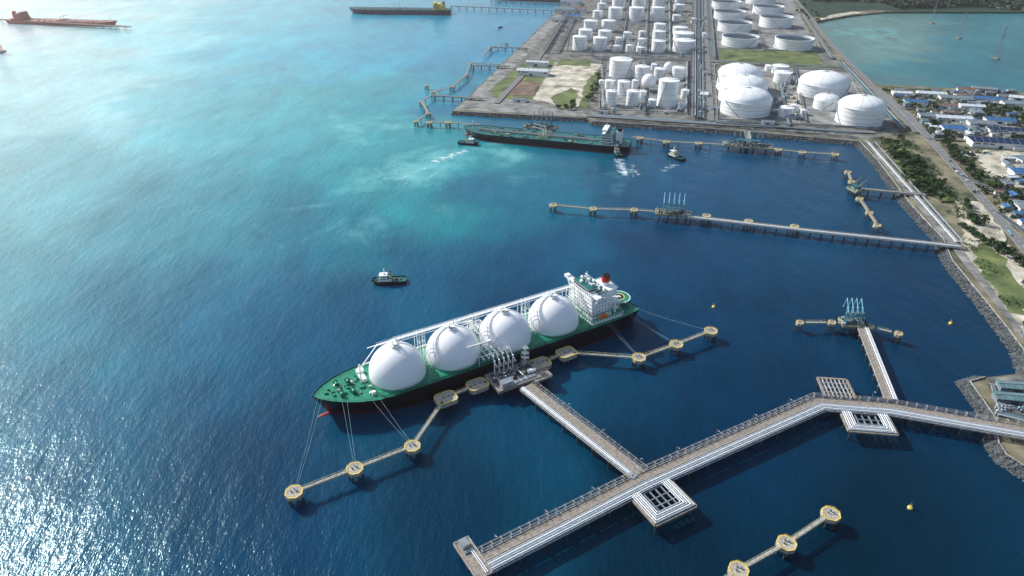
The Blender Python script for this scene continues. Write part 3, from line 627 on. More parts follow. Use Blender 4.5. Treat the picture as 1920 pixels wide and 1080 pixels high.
trestle('short shore bridge carrying pipes to tanker berth',[(1403,268),(1400,246)],6,[(-4,.5,.5,'steel')],1,DZ,12,False)
sd=dolphin(); sd['label']='small concrete dolphin with yellow edge on walkway line'; sd['group']='small berth dolphins'
sl=[(805,229),(840,229),(1200,258),(1250,265),(1310,268),(1460,280),(1505,285),(1566,289),(780,227),(803,212),(790,190),(812,172),(848,162),(875,140),(882,118),(920,88),(950,80),(800,160),(935,120)]
place(sd,[(P(*a,DZ),0,.95 if i<8 else .75) for i,a in enumerate(sl)])
for a,b_ in [((805,229),(840,229)),((840,229),(905,234)),((1180,256),(1200,258)),((1200,258),(1250,265)),((1250,265),(1310,268)),((1310,268),(1365,271)),((1440,276),(1460,280)),((1460,280),(1505,285)),((1505,285),(1566,289)),((780,227),(803,212)),((803,212),(790,190)),((790,190),(812,176)),((812,172),(848,162)),((848,162),(875,140)),((875,140),(882,118)),((882,118),(935,120)),((920,88),(950,80)),((905,105),(920,88))]:
    walkway(a,b_,w=2.4,ra=4,rb=4,pz=25)
for a in ([(812,178),(905,184)],[(885,122),(955,124)],[(918,88),(990,90)]): trestle('low pipeline trestle on piles linking berth to quay',a,5,[(-3.5,.5,.5,'steel')],1,DZ,16,False)
for a in ([(845,11),(1045,20)],[(920,1),(1060,6)]): trestle('long distant pipeline trestle on piles',a,8,[(-5,.6,.6,'steel')],1,DZ,24,False)
trestle('long distant pipeline trestle on piles',[(0,36),(245,50)],8,[(-5,.6,.6,'rust')],1,DZ,24,False)
# ---------------- ships
def hullmesh(T,L,hb,zd,bul,sheer,mats,ent=.2,boot=1.2,deckmat='green'):
    zl=[-3,0,boot,zd*.55,zd,zd+bul]; ts=[0,.008,.02,.04,.07,.1,.14,.18,.24,.32,.5,.7,.82,.88,.93,.97,1]
    top=zd+bul
    def pt(t,z):
        zf=max(0,min(1,(z+3)/(zd+3))); x0=L*.04*(1-zf); x=x0+(L-x0)*t; e=L*(ent+.08*(1-zf)); u=min(1,max(0,(x-x0)/e))
        wb=(1-(1-u)**2.2)**(.8 if zf>.5 else .95); a=min(1,max(0,(L-x)/(L*.15))); s0=.45+.35*zf; ws=s0+(1-s0)*(1-(1-a)**2)
        return x,hb*wb*ws,z+sheer*max(0,1-t/.16)*zf
    mb=MB(); n=len(ts)
    for sg in(-1,1):
        vs=[(lambda q:(q[0],sg*q[1],q[2]))(pt(t,z)) for z in zl for t in ts]
        for j in range(len(zl)-1):
            mb.add(vs,[],0)
            o=len(mb.v)-len(vs)
            for i in range(n-1):
                mb.f.append((o+j*n+i,o+j*n+i+1,o+(j+1)*n+i+1,o+(j+1)*n+i)); mb.m.append(1 if j<2 else 0); mb.s.append(True)
    tr=[pt(1,z) for z in zl[:-1]+[top]]
    mb.add([(q[0],-q[1],q[2]) for q in tr]+[(q[0],q[1],q[2]) for q in tr],[(i,i+1,len(tr)+i+1,len(tr)+i) for i in range(len(tr)-1)])
    mb.done('hull',mats,T)
    mb=MB(); vs=[]
    for t in ts:
        q=pt(t,zd); vs+=[(q[0],-q[1]*.995,q[2]),(q[0],q[1]*.995,q[2])]
    mb.add(vs,[(2*i,2*i+2,2*i+3,2*i+1) for i in range(n-1)]); mb.done('deck',[deckmat],T)
    return pt
def railing(mb,path,h=1.1,r=.09,m=0,sp=3):
    for a,b_ in zip(path[:-1],path[1:]):
        a=Vector(a);b_=Vector(b_); n=max(1,int((b_-a).length/sp))
        for zz in(h,h*.55): mb.beam(a+Vector((0,0,zz)),b_+Vector((0,0,zz)),r,r,m)
        for i in range(n+1): p=a.lerp(b_,i/n); mb.beam(p,p+Vector((0,0,h)),r,r,m)
G=thing('gas_carrier','large gas carrier with four white domes and black hull','ship',BOW,A30)
LZ=14.0; HB=23.0; LL=264
pt=hullmesh(G,LL,HB,LZ,.5,3.5,['hull','red'],.2,.35)
o=MB().dome((0,0,0),1,1,16,6,full=True).done('bulbous_bow',['red'],G)
for v in o.data.vertices: v.co=(v.co.x*8+7,v.co.y*2.4,v.co.z*2-1.3)
TX=[60.5,104.2,147.8,191.5]; TR=20.0
for x in TX:
    MB().dome((0,0,3.4),TR,TR,48,14).cyl((0,0,.3),(0,0,3.45),TR,n=48,cap=False).done('tank_cover',['dome'],G,(x,0,LZ))
    MB().cyl((0,0,0),(0,0,.9),TR+1.2,TR+.2,n=48,cap=False).done('cover_skirt',['green'],G,(x,0,LZ))
    mb=MB().cyl((0,0,22.9),(0,0,24.4),3.2,2.9,n=16).box((0,0,25),(2.4,2.4,1.4)); mb.ring((0,0),3.6,3.45,25.3,25.42,16)
    for q in range(8): a=q*math.pi/4; mb.cyl((3.5*math.cos(a),3.5*math.sin(a),24),(3.5*math.cos(a),3.5*math.sin(a),25.4),.1,n=4)
    mb.cyl((1.5,1,24),(1.5,1,29.5),.3,n=8).cyl((-1.5,.6,24),(-1.5,.6,28.5),.25,n=8).tube([(1,-1,25.5),(1,-3,26.5),(1,5,26.5)],.3,6)
    for q in range(4): mb.box((random.uniform(-2,2),random.uniform(-2,2),25),(1,.9,1.4),m=1)
    for j in range(8): t0=.12+j*.16; t1=t0+.16; mb.beam((0,-(TR+.3)*math.cos(t0),3.4+(TR+.3)*math.sin(t0)) if False else (0,(TR+.3)*math.cos(t0),3.4+(TR+.3)*math.sin(t0)),(0,(TR+.3)*math.cos(t1),3.4+(TR+.3)*math.sin(t1)),1,.2)
    mb.done('tank_dome_equipment',['white2','grey'],G,(x,0,LZ))
mb=MB(); zc=38.6
for y in(5.3,7.7):
    mb.beam((62,y,zc),(214,y,zc),.28,.4); mb.beam((62,y,zc+1.3),(214,y,zc+1.3),.12,.12); mb.beam((62,y,zc-1.8),(214,y,zc-1.8),.22,.22)
    for i in range(38): x=62+i*4; mb.beam((x,y,zc-1.8),(x,y,zc+1.3),.12,.12); mb.beam((x,y,zc-1.8),(x+4,y,zc),.12,.12)
mb.box((138,6.5,zc),(152,2.2,.12)); mb.done('flying_passage',['white'],G)
mb=MB()
for j,y in enumerate((3.8,9.0)): mb.cyl((60,y,zc-.8-j*.5),(214,y,zc-.8-j*.5),.3,n=8)
mb.done('cargo_pipe',['white'],G)
mb=MB()
for y in(14,15.6):
    mb.beam((52,y,LZ+18.4),(214,y,LZ+18.4),.22,.3); mb.beam((52,y,LZ+19.7),(214,y,LZ+19.7),.12,.12)
    for i in range(40): x=52+i*4; mb.beam((x,y,LZ+17.4),(x,y,LZ+19.7),.12,.12)
mb.box((133,14.8,LZ+18.4),(162,1.6,.12)); mb.done('lower_passage',['white2'],G)
for x in(82.4,126,169.6,211.5):
    mb=MB()
    for dx in(-2,2):
        for y in(4,9.5): mb.beam((x+dx,y,LZ),(x+dx,y,zc),.35,.35)
        for z in range(3): mb.beam((x+dx,4,LZ+z*8),(x+dx,9.5,LZ+z*8+8),.18,.18); mb.beam((x+dx,4,LZ+z*8+8),(x+dx,9.5,LZ+z*8+8),.18,.18)
        mb.beam((x+dx,14.8,LZ),(x+dx,14.8,LZ+18.4),.3,.3)
    for z in range(3): mb.beam((x-2,4,LZ+z*8),(x+2,4,LZ+z*8+8),.18,.18)
    mb.done('passage_support_tower',['white'],G)
MB().beam((62,6.5,zc),(45,14.8,LZ+18.4),.8,.2).beam((52,14.8,LZ+18.4),(36,14,LZ+2),.8,.2).done('access_stair',['white2'],G)
for sg in(-1,1):
    mb=MB()
    for y in(20.6,21.4): mb.cyl((42,sg*y,LZ+1.2),(214,sg*y,LZ+1.2),.22,n=6)
    mb.beam((42,sg*20.2,LZ+2.4),(214,sg*20.2,LZ+2.4),.15,.15)
    for i in range(44): x=42+i*4; mb.beam((x,sg*20.2,LZ),(x,sg*20.2,LZ+2.4),.15,.15); mb.beam((x,sg*20.2,LZ+.9),(x,sg*21.8,LZ+.9),.2,.2)
    mb.done('deck_piping',['white2' if sg>0 else 'green'],G)
    mb=MB(); pth=[]
    for t in[0,.008,.02,.04,.07,.1,.14,.18,.24,.32,.5,.7,.82,.88,.93,.97,1]: q=pt(t,LZ+.5); pth.append((q[0],sg*q[1]*.985,q[2]))
    railing(mb,pth,1.2,.1); mb.done('side_railing',['green2'],G)
for sg in(-1,1):
    mb=MB()
    for i in range(5):
        x=118+i*4; mb.cyl((x,sg*6,LZ+5),(x,sg*22.3,LZ+5),.42,n=8); mb.cyl((x,sg*21.9,LZ+5),(x,sg*22.4,LZ+5),.75,n=10); mb.cyl((x,sg*12,LZ+5),(x,sg*12,LZ+14),.35,n=8); mb.beam((x,sg*19,LZ),(x,sg*19,LZ+5),.45,.45)
    mb.box((126,sg*19,LZ+3.4),(22,6,.2),m=1); mb.cyl((110,sg*12,LZ+9),(142,sg*12,LZ+9),.42,n=8)
    for x in(114,138):
        for y in(16,22): mb.beam((x,sg*y,LZ),(x,sg*y,LZ+8),.35,.35)
        mb.beam((x,sg*16,LZ+8),(x,sg*22,LZ+8),.35,.35)
    mb.beam((114,sg*16,LZ+8),(138,sg*16,LZ+8),.35,.35).beam((114,sg*22,LZ+8),(138,sg*22,LZ+8),.35,.35)
    mb.done('cargo_manifold',['white2','green2'],G)
    MB().cyl((126,sg*15,LZ),(126,sg*15,LZ+13),.9,n=12).box((126,sg*15,LZ+14),(2.6,2.6,2.2)).beam((126,sg*15,LZ+14),(108,sg*17,LZ+16),.8,.9).beam((126,sg*15,LZ+16),(112,sg*16.4,LZ+16.4),.2,.2).done('hose_crane',['white2'],G)
mb=MB()
random.seed(5)
for i in range(60):
    x=random.uniform(8,40); y=random.uniform(-1,1)*(.55*min(24,x*.7)); z=LZ+3.5*max(0,1-x/LL/.16)
    mb.box((x,y,z+.6),(random.uniform(.8,2.4),random.uniform(.6,1.8),1.2),random.uniform(0,3),random.choice([0,0,0,1,2]))
for sg in(-1,1):
    for x in(18,26): 
        z=LZ+3.5*max(0,1-x/LL/.16); mb.cyl((x,sg*4,z+1.6),(x,sg*8,z+1.6),1.1,n=12,m=0); mb.cyl((x,sg*4,z+1.6),(x,sg*4.3,z+1.6),1.7,n=12,m=0); mb.cyl((x,sg*8,z+1.6),(x,sg*8.3,z+1.6),1.7,n=12,m=0)
mb.done('mooring_winch',['green','grey','white2'],G)
mb=MB().cyl((34,0,LZ),(34,0,LZ+17),.6,.35,n=8).beam((34,-3,LZ+13),(34,3,LZ+13),.3,.3).box((34,0,LZ+15),(2,2,.3)).beam((34,0,LZ+12),(40,0,LZ),.3,.3).box((34,0,LZ+17),(1,1,1)); railing(mb,[(33,-1,LZ+15),(35,-1,LZ+15),(35,1,LZ+15),(33,1,LZ+15)],1,.12); mb.done('foremast',['white'],G)
MB().box((37.5,-14,LZ+1.5),(2.5,2.5,3)).box((37.5,14,LZ+1.5),(5,4,3)).box((36.5,5,LZ+1.5),(4,6,3)).done('deck_house',['white'],G)
def tier(x0,x1,y,z0,z1,win=True,name='accommodation_block',roof='green'):
    T=MB().box(((x0+x1)/2,0,(z0+z1)/2),(x1-x0,2*y,z1-z0)).done(name,['white'],G)
    MB().box(((x0+x1)/2,0,z1+.1),(x1-x0+1.0,2*y+1.2,.2)).done('roof_deck',[roof],T)
    mb=MB(); railing(mb,[(x0-.4,-y-.5,z1+.2),(x1+.4,-y-.5,z1+.2),(x1+.4,y+.5,z1+.2),(x0-.4,y+.5,z1+.2),(x0-.4,-y-.5,z1+.2)],1.2,.1); mb.done('railing',['white'],T)
    if win:
        for q in range(int(y*2/3)):
            yy=-y+1.6+q*3; MB().box((0,0,0),(.12,.9,.9)).done('window',['glass'],T,(x0-.05,yy,(z0+z1)/2+.3))
        for q in range(int((x1-x0)/3)):
            MB().box((0,0,0),(.9,.12,.9)).done('window',['glass'],T,(x0+1.6+q*3,-y-.05,(z0+z1)/2+.3))
    return T
tier(216,246,19,LZ,LZ+3.4);tier(217,236,16.5,LZ+3.6,LZ+7);tier(217,235.5,15.5,LZ+7.1,LZ+10.4,roof='white');tier(217,235,15.2,LZ+10.5,LZ+13.8,roof='white');tier(217,234.5,15,LZ+13.9,LZ+17.2,roof='white');tier(217,234,14.6,LZ+17.3,LZ+20.6,roof='white');tier(217,233,13.5,LZ+20.7,LZ+24,roof='green2')
B=MB().box((220.5,0,LZ+26),(8,20,3.6)).box((218.5,0,LZ+24.6),(4,46,.5)).box((218.5,-21.5,LZ+25.6),(4,3,2)).box((218.5,21.5,LZ+25.6),(4,3,2)).done('bridge',['white'],G)
MB().box((216.4,0,LZ+26.4),(.14,19,1.4)).box((220.5,-10.1,LZ+26.4),(7,.14,1.4)).done('bridge_window',['glass'],B)
MB().box((220.5,0,LZ+28),(8.6,20.6,.3)).done('bridge_roof',['green2'],B)
mb=MB(); 
for sg in(-1,1): mb.beam((218.5,sg*15,LZ+15),(218.5,sg*22,LZ+24.4),.8,.8); mb.beam((218.5,sg*14,LZ+20),(218.5,sg*18,LZ+24.4),.5,.5); railing(mb,[(216.6,sg*10.5,LZ+24.9),(216.6,sg*23,LZ+24.9),(220.4,sg*23,LZ+24.9),(220.4,sg*10.5,LZ+24.9)],1.2,.14)
mb.done('wing_brace',['white'],B)
MB().cyl((222,0,LZ+28),(222,0,LZ+38),.6,.3,n=8).beam((222,-3.5,LZ+33),(222,3.5,LZ+33),.4,.4).beam((222,-2.4,LZ+35.5),(222,2.4,LZ+35.5),.9,.3).beam((222,0,LZ+34),(225.5,0,LZ+28),.35,.35).dome((222,6,LZ+30.2),1.5,1.5,12,5,full=True).cyl((222,6,LZ+28),(222,6,LZ+29.4),.4,n=6).dome((222,-7,LZ+29.8),1.1,1.1,12,5,full=True).cyl((222,-7,LZ+28),(222,-7,LZ+29.4),.3,n=6).box((219,3,LZ+29),(2,2,1.8)).box((223,-3,LZ+28.8),(1.5,1.5,1.4)).done('radar_mast',['white'],G)
tier(236.5,246,9,LZ+3.7,LZ+21,False,'engine_casing','white')
mb=MB()
for i in range(34): mb.box((random.uniform(234,247),random.uniform(-15,15),LZ+random.choice([4.5,4.5,8,11.5])),(random.uniform(.8,2.6),random.uniform(.8,2.6),random.uniform(1.2,3)),m=i%5==0)
for i in range(12): mb.box((random.uniform(225,232),random.uniform(-12,12),LZ+25),(1.4,1.4,1.6))
for sg in(-1,1):
    for x in(233,240,246): mb.beam((x,sg*13,LZ+3.5),(x,sg*13,LZ+11),.4,.4)
    mb.box((241,sg*12,LZ+11),(12,5,.25)); railing(mb,[(235,sg*14.4,LZ+11.1),(247,sg*14.4,LZ+11.1)],1.2,.12)
mb.done('ventilator',['white','green2'],G)
fp=[(238.5,-2.4),(243,-2.4),(244.3,-1.2),(244.3,1.2),(243,2.4),(238.5,2.4),(237.8,0)]
F=MB().prism(fp,LZ+21.2,LZ+24,1).prism(fp,LZ+24,LZ+29.0,0).prism(fp,LZ+29.0,LZ+29.8,2).done('funnel',['redp','white','black'],G)
mb=MB()
for a in((240,1),(240,-1),(242.5,1),(242.5,-1)): mb.cyl((*a,LZ+29.7),(*a,LZ+31),.45,n=8)
mb.done('exhaust_pipe',['black'],F)
for sg in(-1,1):
    MB().cyl((240,sg*15.5,LZ+3.5),(240,sg*15.5,LZ+16),1,n=10).box((240,sg*15.5,LZ+17),(2.6,2.6,2.2)).beam((240,sg*15.5,LZ+17.5),(226,sg*18,LZ+22),.9,1).beam((240,sg*15.5,LZ+18.8),(231,sg*17,LZ+21),.2,.2).done('provision_crane',['white'],G)
    o=MB().dome((0,0,0),1,1,14,5,full=True).done('lifeboat',['orange'],G,(226,sg*19.8,LZ+6)); 
    for v in o.data.vertices: v.co=(v.co.x*4.6,v.co.y*1.6,v.co.z*1.5+(.5 if abs(v.co.x)<.5 and v.co.z>.4 else 0))
    mb=MB()
    for x in(223,229): mb.beam((x,sg*18,LZ+3.6),(x,sg*18.4,LZ+8),.35,.35).beam((x,sg*18.4,LZ+8),(x,sg*20.4,LZ+8.2),.3,.3)
    mb.done('davit',['white'],G)
mb=MB()
for i in range(14): mb.box((random.uniform(247,261),random.uniform(-12,12),LZ+.6),(random.uniform(1,2.5),random.uniform(1,2),1.2),m=i%2)
mb.done('stern_winch',['green','grey'],G)
hx0=255.5
Hh=MB().cyl((hx0,0,LZ+4.6),(hx0,0,LZ+5.2),9.4,n=24).done('helideck',['green'],G)
mb=MB()
for a in range(6): t=a*math.pi/3; mb.beam((hx0+7*math.cos(t),7*math.sin(t),LZ),(hx0+7*math.cos(t),7*math.sin(t),LZ+4.6),.5,.5)
mb.done('helideck_leg',['white'],Hh)
MB().cyl((hx0,0,LZ+5.2),(hx0,0,LZ+5.24),5.2,n=32).done('landing_circle',['black'],Hh)
MB().ring((hx0,0),5.4,4.7,LZ+5.2,LZ+5.3,32).done('landing_ring',['yel'],Hh)
MB().box((hx0-1.3,0,LZ+5.3),(.8,4,.08)).box((hx0+1.3,0,LZ+5.3),(.8,4,.08)).box((hx0,0,LZ+5.3),(1.8,.8,.07)).done('helideck_letter',['white'],Hh,label='white letter H on the helideck')
MB().ring((hx0,0),10.2,9.4,LZ+5.0,LZ+5.15,24).done('safety_net',['white2'],Hh)
def sag(a,b_,s=3,n=8): return [a.lerp(b_,i/n)-Vector((0,0,s*4*(i/n)*(1-i/n))) for i in range(n+1)]
def line(a,b_):
    pth=[p-a for p in sag(a,b_,1.2)]; x=MB().tube(pth,.07,4).done('mooring_line',['rope'],None,a); x['label']='pale rope from ship to concrete dolphin'; x['category']='mooring line'; x['group']='mooring lines'
d0=P(551,922,DZ+1);d1=P(665,878,DZ+1);d2_=P(773,836,DZ+1);e0=P(1198,670,DZ+1);e1=P(1268,645,DZ+1);e2=P(1333,620,DZ+1)
for i in range(2):
    line(SF(3+i*2.5,-3-i,LZ+4),d0+Vector((i,0,0))); line(SF(16+i*3,-13-i,LZ+3),d1+Vector((i,0,0))); line(SF(34+i*5,-21.5,LZ+1.5),d2_+Vector((i,0,0)))
    line(SF(260+i*2,-16,LZ+1),e2+Vector((i,0,0))); line(SF(250+i*2,-18,LZ+1),e1+Vector((i,0,0))); line(SF(228+i*3,-22.3,LZ+1),e0+Vector((i,0,0)))
def tanker(a,b_,hb,label,deck='green2',sup='white',zd=9,fun='black',mat_='hull',mani='yelp',boot='red'):
    p=P(*a,0);q=P(*b_,0); L=(q-p).length; T=thing('oil_tanker',label,'ship',p,math.atan2(q.y-p.y,q.x-p.x))
    hullmesh(T,L,hb,zd,.6,2.5,[mat_,boot],.16,.7,deck); z=zd
    mb=MB()
    for y in(-3,-1.6,0,1.6,3): mb.cyl((L*.1,y,z+1.6),(L*.82,y,z+1.6),.4,n=6)
    for x in np.arange(L*.1,L*.82,9): mb.beam((x,-4,z),(x,-4,z+1.4),.4,.4).beam((x,4,z),(x,4,z+1.4),.4,.4).beam((x,-4,z+1.2),(x,4,z+1.2),.4,.4)
    mb.done('deck_piping',['grey'],T)
    mb=MB()
    for i in range(5): mb.cyl((L*.47+i*3.5,-hb+2,z+2),(L*.47+i*3.5,hb-2,z+2),.45,n=6)
    mb.done('cargo_manifold',[mani],T)
    for sg in(-1,1): MB().cyl((L*.5,sg*6,z),(L*.5,sg*6,z+11),.8,n=8).beam((L*.5,sg*6,z+11),(L*.43,sg*7,z+14),.8,.8).done('hose_crane',['white2'],T)
    mb=MB()
    for i in range(70): mb.box((random.uniform(L*.03,L*.82),random.uniform(-hb*.8,hb*.8)*(.5 if i<6 else 1),z+.6),(random.uniform(1.5,6),random.uniform(1,3),random.uniform(1,2)),m=i%4)
    mb.done('deck_fitting',['green2' if sup!='rust' else 'rust',mani,'grey','dsteel'],T)
    MB().cyl((L*.06,0,z),(L*.06,0,z+13),.5,n=8).beam((L*.06,-2,z+10),(L*.06,2,z+10),.3,.3).done('foremast',['white2'],T)
    x0=L*.84; zz=z
    for k,(w,d,h) in enumerate([(L*.1,hb*.85,3.2),(L*.07,hb*.75,3),(L*.065,hb*.7,3),(L*.06,hb*.65,3),(L*.06,hb*.62,3)]):
        A=MB().box((x0+w/2,0,zz+h/2),(w,2*d,h)).box((x0+w/2,0,zz+h+.1),(w+1.4,2*d+1.4,.2),m=1).done('accommodation_deck',[sup,'green2' if sup=='white' else sup],T)
        MB().box((x0+w/2,-d-.06,zz+h*.6),(w*.8,.12,.9)).box((x0-.06,0,zz+h*.6),(.12,2*d*.85,.9)).done('window_band',['glass'],A); zz+=h+.25
    A=MB().box((x0+4,0,zz+1.6),(7,hb*1.1,3)).box((x0+4,0,zz+.2),(4,hb*2,.5)).done('bridge',[sup],T)
    MB().box((x0+.45,0,zz+2),(.12,hb*1.05,1.2)).done('bridge_window',['glass'],A)
    MB().cyl((x0+5,0,zz+3),(x0+5,0,zz+10),.4,n=6).beam((x0+5,-3,zz+7),(x0+5,3,zz+7),.4,.4).done('radar_mast',['white2'],T)
    MB().box((L*.935,0,z+8),(8,9,16)).box((L*.935,0,z+18),(6,6,5),m=1).done('funnel',[sup,fun],T)
    return T
T=tanker((870,252),(1181,281),21,'black hulled oil tanker with green deck and white superstructure')
bx=MB().dome((0,0,0),1,1,14,6,full=True).done('bulbous_bow',['red'],T)
for v in bx.data.vertices: v.co=(v.co.x*7+7,v.co.y*2.8,v.co.z*2.6-.3)
tanker((655,24),(845,26),25,'large distant dark hulled tanker with yellow superstructure at pier','green2','yel',12,'black','navy','grey','navy')
tanker((222,48),(20,42),20,'distant faded red tanker moored at pier','rust','rust',9,'redp','rust','rust','rust')
tanker((925,-2),(1085,6),22,'distant dark hulled tanker moored at a pier','green2','white',9,'black','navy','grey','navy')
def tug():
    T=thing('tugboat','small tugboat with white wheelhouse and dark hull','tugboat',group='harbour tugboats')
    hullmesh(T,31,5.5,2.6,.9,1.6,['hull','hull'],.3,.6,'green2')
    MB().box((12,0,4),(12,7,2.8)).box((12,0,5.5),(13,7.8,.2),m=1).done('deckhouse',['white','green2'],T)
    A=MB().prism([(7.5,-2),(8.5,-3),(14,-3),(14,3),(8.5,3),(7.5,2)],5.6,8.6).prism([(7,-2.6),(8.3,-3.6),(14.5,-3.6),(14.5,3.6),(8.3,3.6),(7,2.6)],8.6,8.9,1).done('wheelhouse',['white','white2'],T)
    MB().box((11,0,7.6),(5.6,6.1,.9)).box((7.75,0,7.6),(.6,3.6,.9)).done('wheelhouse_window',['glass'],A)
    for y in(-2.2,2.2): MB().cyl((17,y,5.5),(17.3,y,9.5),.9,n=10).cyl((17.3,y,9.5),(17.35,y,10.2),.95,n=10,m=1).done('funnel',['yel','black'],T)
    MB().cyl((11.5,0,8.9),(11.8,0,15),.25,n=6).beam((11.6,-1.8,12),(11.6,1.8,12),.25,.25).beam((11.6,-1.2,13.5),(11.6,1.2,13.5),.6,.25).box((11.5,0,9.6),(1.6,1.6,1.2)).beam((11.7,0,13),(14,0,9),.15,.15).done('mast',['white'],T)
    MB().cyl((22,-1.4,3.6),(22,1.4,3.6),.9,n=10).box((26,0,3.2),(1,2.4,1.2)).cyl((5,-1,4),(5,1,4),.8,n=10).done('towing_winch',['dsteel'],T)
    mb=MB()
    for i in range(9):
        for sg in(-1,1): mb.cyl((6+i*2.7,sg*5.3,2.1),(6+i*2.7,sg*5.75,2.1),.75,n=10)
    mb.cyl((.2,-2.2,3.4),(.2,2.2,3.4),.8,n=8); mb.done('tyre_fender',['black'],T)
    return T
tp=[((698,531),(762,528)),((897,272),(872,270)),((1152,282),(1164,300)),((1251,290),(1290,306)),((934,53),(941,51))]
L_=[]
for i,(a,b_) in enumerate(tp):
    p=P(*a);q=P(*b_); L_.append((p,math.atan2(q.y-p.y,q.x-p.x),[1.0,.95,.95,1,.6][i]))
place(tug(),L_)
T=thing('navigation_buoy','small yellow navigation buoy with lattice topmark floating','buoy',group='navigation buoys')
MB().cyl((0,0,-1),(0,0,1),1.7,1.6,n=14).cyl((0,0,1),(0,0,1.6),1.6,.8,n=14).done('float',['yel'],T)
mb=MB()
for i in range(4): a=i*math.pi/2; mb.beam((math.cos(a),math.sin(a),1.2),(.35*math.cos(a),.35*math.sin(a),4.4),.16,.16)
mb.done('lattice_tower',['yel'],T); MB().cyl((0,0,4.3),(0,0,5.2),.55,n=10).box((0,0,3),(.9,.1,.9)).done('lamp',['dsteel'],T)
place(T,[(P(1338,576),0,.9),(P(1782,607),0,.9),(P(1706,953),0,.9)])
T=thing('beacon_tower','orange painted lattice beacon tower on concrete base','tower',P(-2,98),.3); mb=MB()
for i in range(4):
    a=i*math.pi/2+.78; b_=a+math.pi/2
    mb.beam((10*math.cos(a),10*math.sin(a),0),(1.2*math.cos(a),1.2*math.sin(a),52),1,1)
    for k in range(6):
        r0=10-8.8*k/6; r1=10-8.8*(k+1)/6; mb.beam((r0*math.cos(a),r0*math.sin(a),52*k/6),(r1*math.cos(b_),r1*math.sin(b_),52*(k+1)/6),.5,.5).beam((r1*math.cos(a),r1*math.sin(a),52*(k+1)/6),(r1*math.cos(b_),r1*math.sin(b_),52*(k+1)/6),.5,.5)
mb.done('lattice_mast',['orange'],T); MB().box((0,0,1),(22,22,3)).done('foundation',['conc'],T)
for a in [(1900,752,26,8,4,'tealr'),(1906,732,26,8,4.5,'tealr')]: building(a[0],a[1],a[2],a[3],a[4],a[5],math.radians(-8),True,'groof','concrete shore pump station with grey-teal roof',ZL+.9)
rack((1868,778),(1925,792),7,6,2); rack((1858,725),(1874,776),3,3,2)
random.seed(31)
for k in range(9): unit(random.uniform(1868,1918),random.uniform(764,782),random.uniform(.3,.45))
# ---------------- buildings on right land
random.seed(21)
used=[]
def free(p,r):
    for q,s_ in used:
        if (p-q).length<r+s_: return False
    used.append((p,r)); return True
sp=[(1875,274,80,26,8,'solar'),(1900,250,70,18,6,'solar'),(1785,247,30,20,7,'broof'),(1786,226,50,18,6,'wroof'),(1838,236,36,18,6,'groof'),(1872,230,40,18,6,'broof'),(1905,200,44,20,7,'groof'),(1915,330,26,20,7,'broof'),(1745,180,44,18,6,'wroof'),(1715,194,34,16,5,'broof'),(1690,178,30,16,5,'wroof'),(1790,188,50,18,6,'groof'),(1850,190,44,18,6,'broof'),(1740,222,28,16,6,'groof'),(1920,395,20,24,7,'groof'),(1820,204,36,16,6,'wroof'),(1770,203,34,14,6,'rroof')]
for a in sp:
    free(P(a[0],a[1],ZL),max(a[2],a[3])*.45); building(*a)
for k in range(340):
    px,py=random.choice([(random.uniform(1665,1925),random.uniform(172,204)),(random.uniform(1720,1925),random.uniform(204,262)),(random.uniform(1720,1925),random.uniform(204,262)),(random.uniform(1800,1925),random.uniform(2,12)),(random.uniform(1870,1925),random.uniform(300,430))])
    big=random.random()<.4; w=random.uniform(20,40) if big else random.uniform(8,16); d=random.uniform(11,19) if big else random.uniform(6,10); p=P(px,py,ZL)
    if offroad(p,w*.5) and free(p,w*.5): building(px,py,w,d,random.uniform(3.5,7.5),random.choice(['wroof','groof','broof','groof','rroof','tealr','groof']),SR+random.choice([0,0,1.57,.3,-.2]),random.random()<.75,random.choice(['white2','conc2','grey']))
def car(name,label,cat,bm):
    T=thing(name,label,cat,group='parked vehicles')
    MB().prism([(-2.3,-.9),(2.1,-.9),(2.35,-.6),(2.35,.6),(2.1,.9),(-2.3,.9)],.35,.95).prism([(-1.5,-.8),(1,-.8),(1,.8),(-1.5,.8)],.95,1.5).done('body',[bm],T)
    MB().box((-.25,0,1.22),(2.56,1.64,.36)).done('window',['glass'],T)
    for x in(-1.4,1.4):
        for y in(-.85,.85): MB().cyl((x,y-.1,.35),(x,y+.1,.35),.35,n=10).done('wheel',['black'],T)
    return T
random.seed(4)
for c_,lab in(('white','white car parked on yard beside the road'),('blue','pale blue car parked on yard beside the road'),('dsteel','dark grey car parked on yard beside the road')):
    Ls=[]
    for k in range(12):
        px,py=random.choice([(1800+random.random()*60,283+random.random()*20),(random.uniform(1790,1910),random.uniform(240,248)),(random.uniform(1780,1900),random.uniform(300,440))])
        if py>300: px=1768+(py-290)*.87+random.choice([-3,3])
        Ls.append((P(px,py,lev[0]),random.choice([SR,SR+1.57])))
    place(car('parked_car',lab,'car',c_),Ls)
T=thing('service_truck','white service truck parked on the loading platform','truck',SF(148,-40,DZ+.3),.4); MB().box((1.4,0,1.6),(1.8,2.2,2)).box((-1.6,0,1.7),(4.2,2.3,2.2),m=1).box((-.5,0,.6),(6,2,.3),m=2).done('body',['white','white2','dsteel'],T)
for x in(-2.4,1.5):
    for y in(-1,1): MB().cyl((x,y-.15,.45),(x,y+.15,.45),.45,n=10).done('wheel',['black'],T)
T=thing('lamp_post','tall grey lamp post with single arm beside roadway','lamp post',group='lamp posts')
MB().cyl((0,0,0),(0,0,9),.16,.09,n=6).beam((0,0,9),(1.8,0,9.3),.12,.12).done('pole',['grey'],T); MB().box((1.9,0,9.25),(.9,.35,.18)).done('lamp_head',['white2'],T)
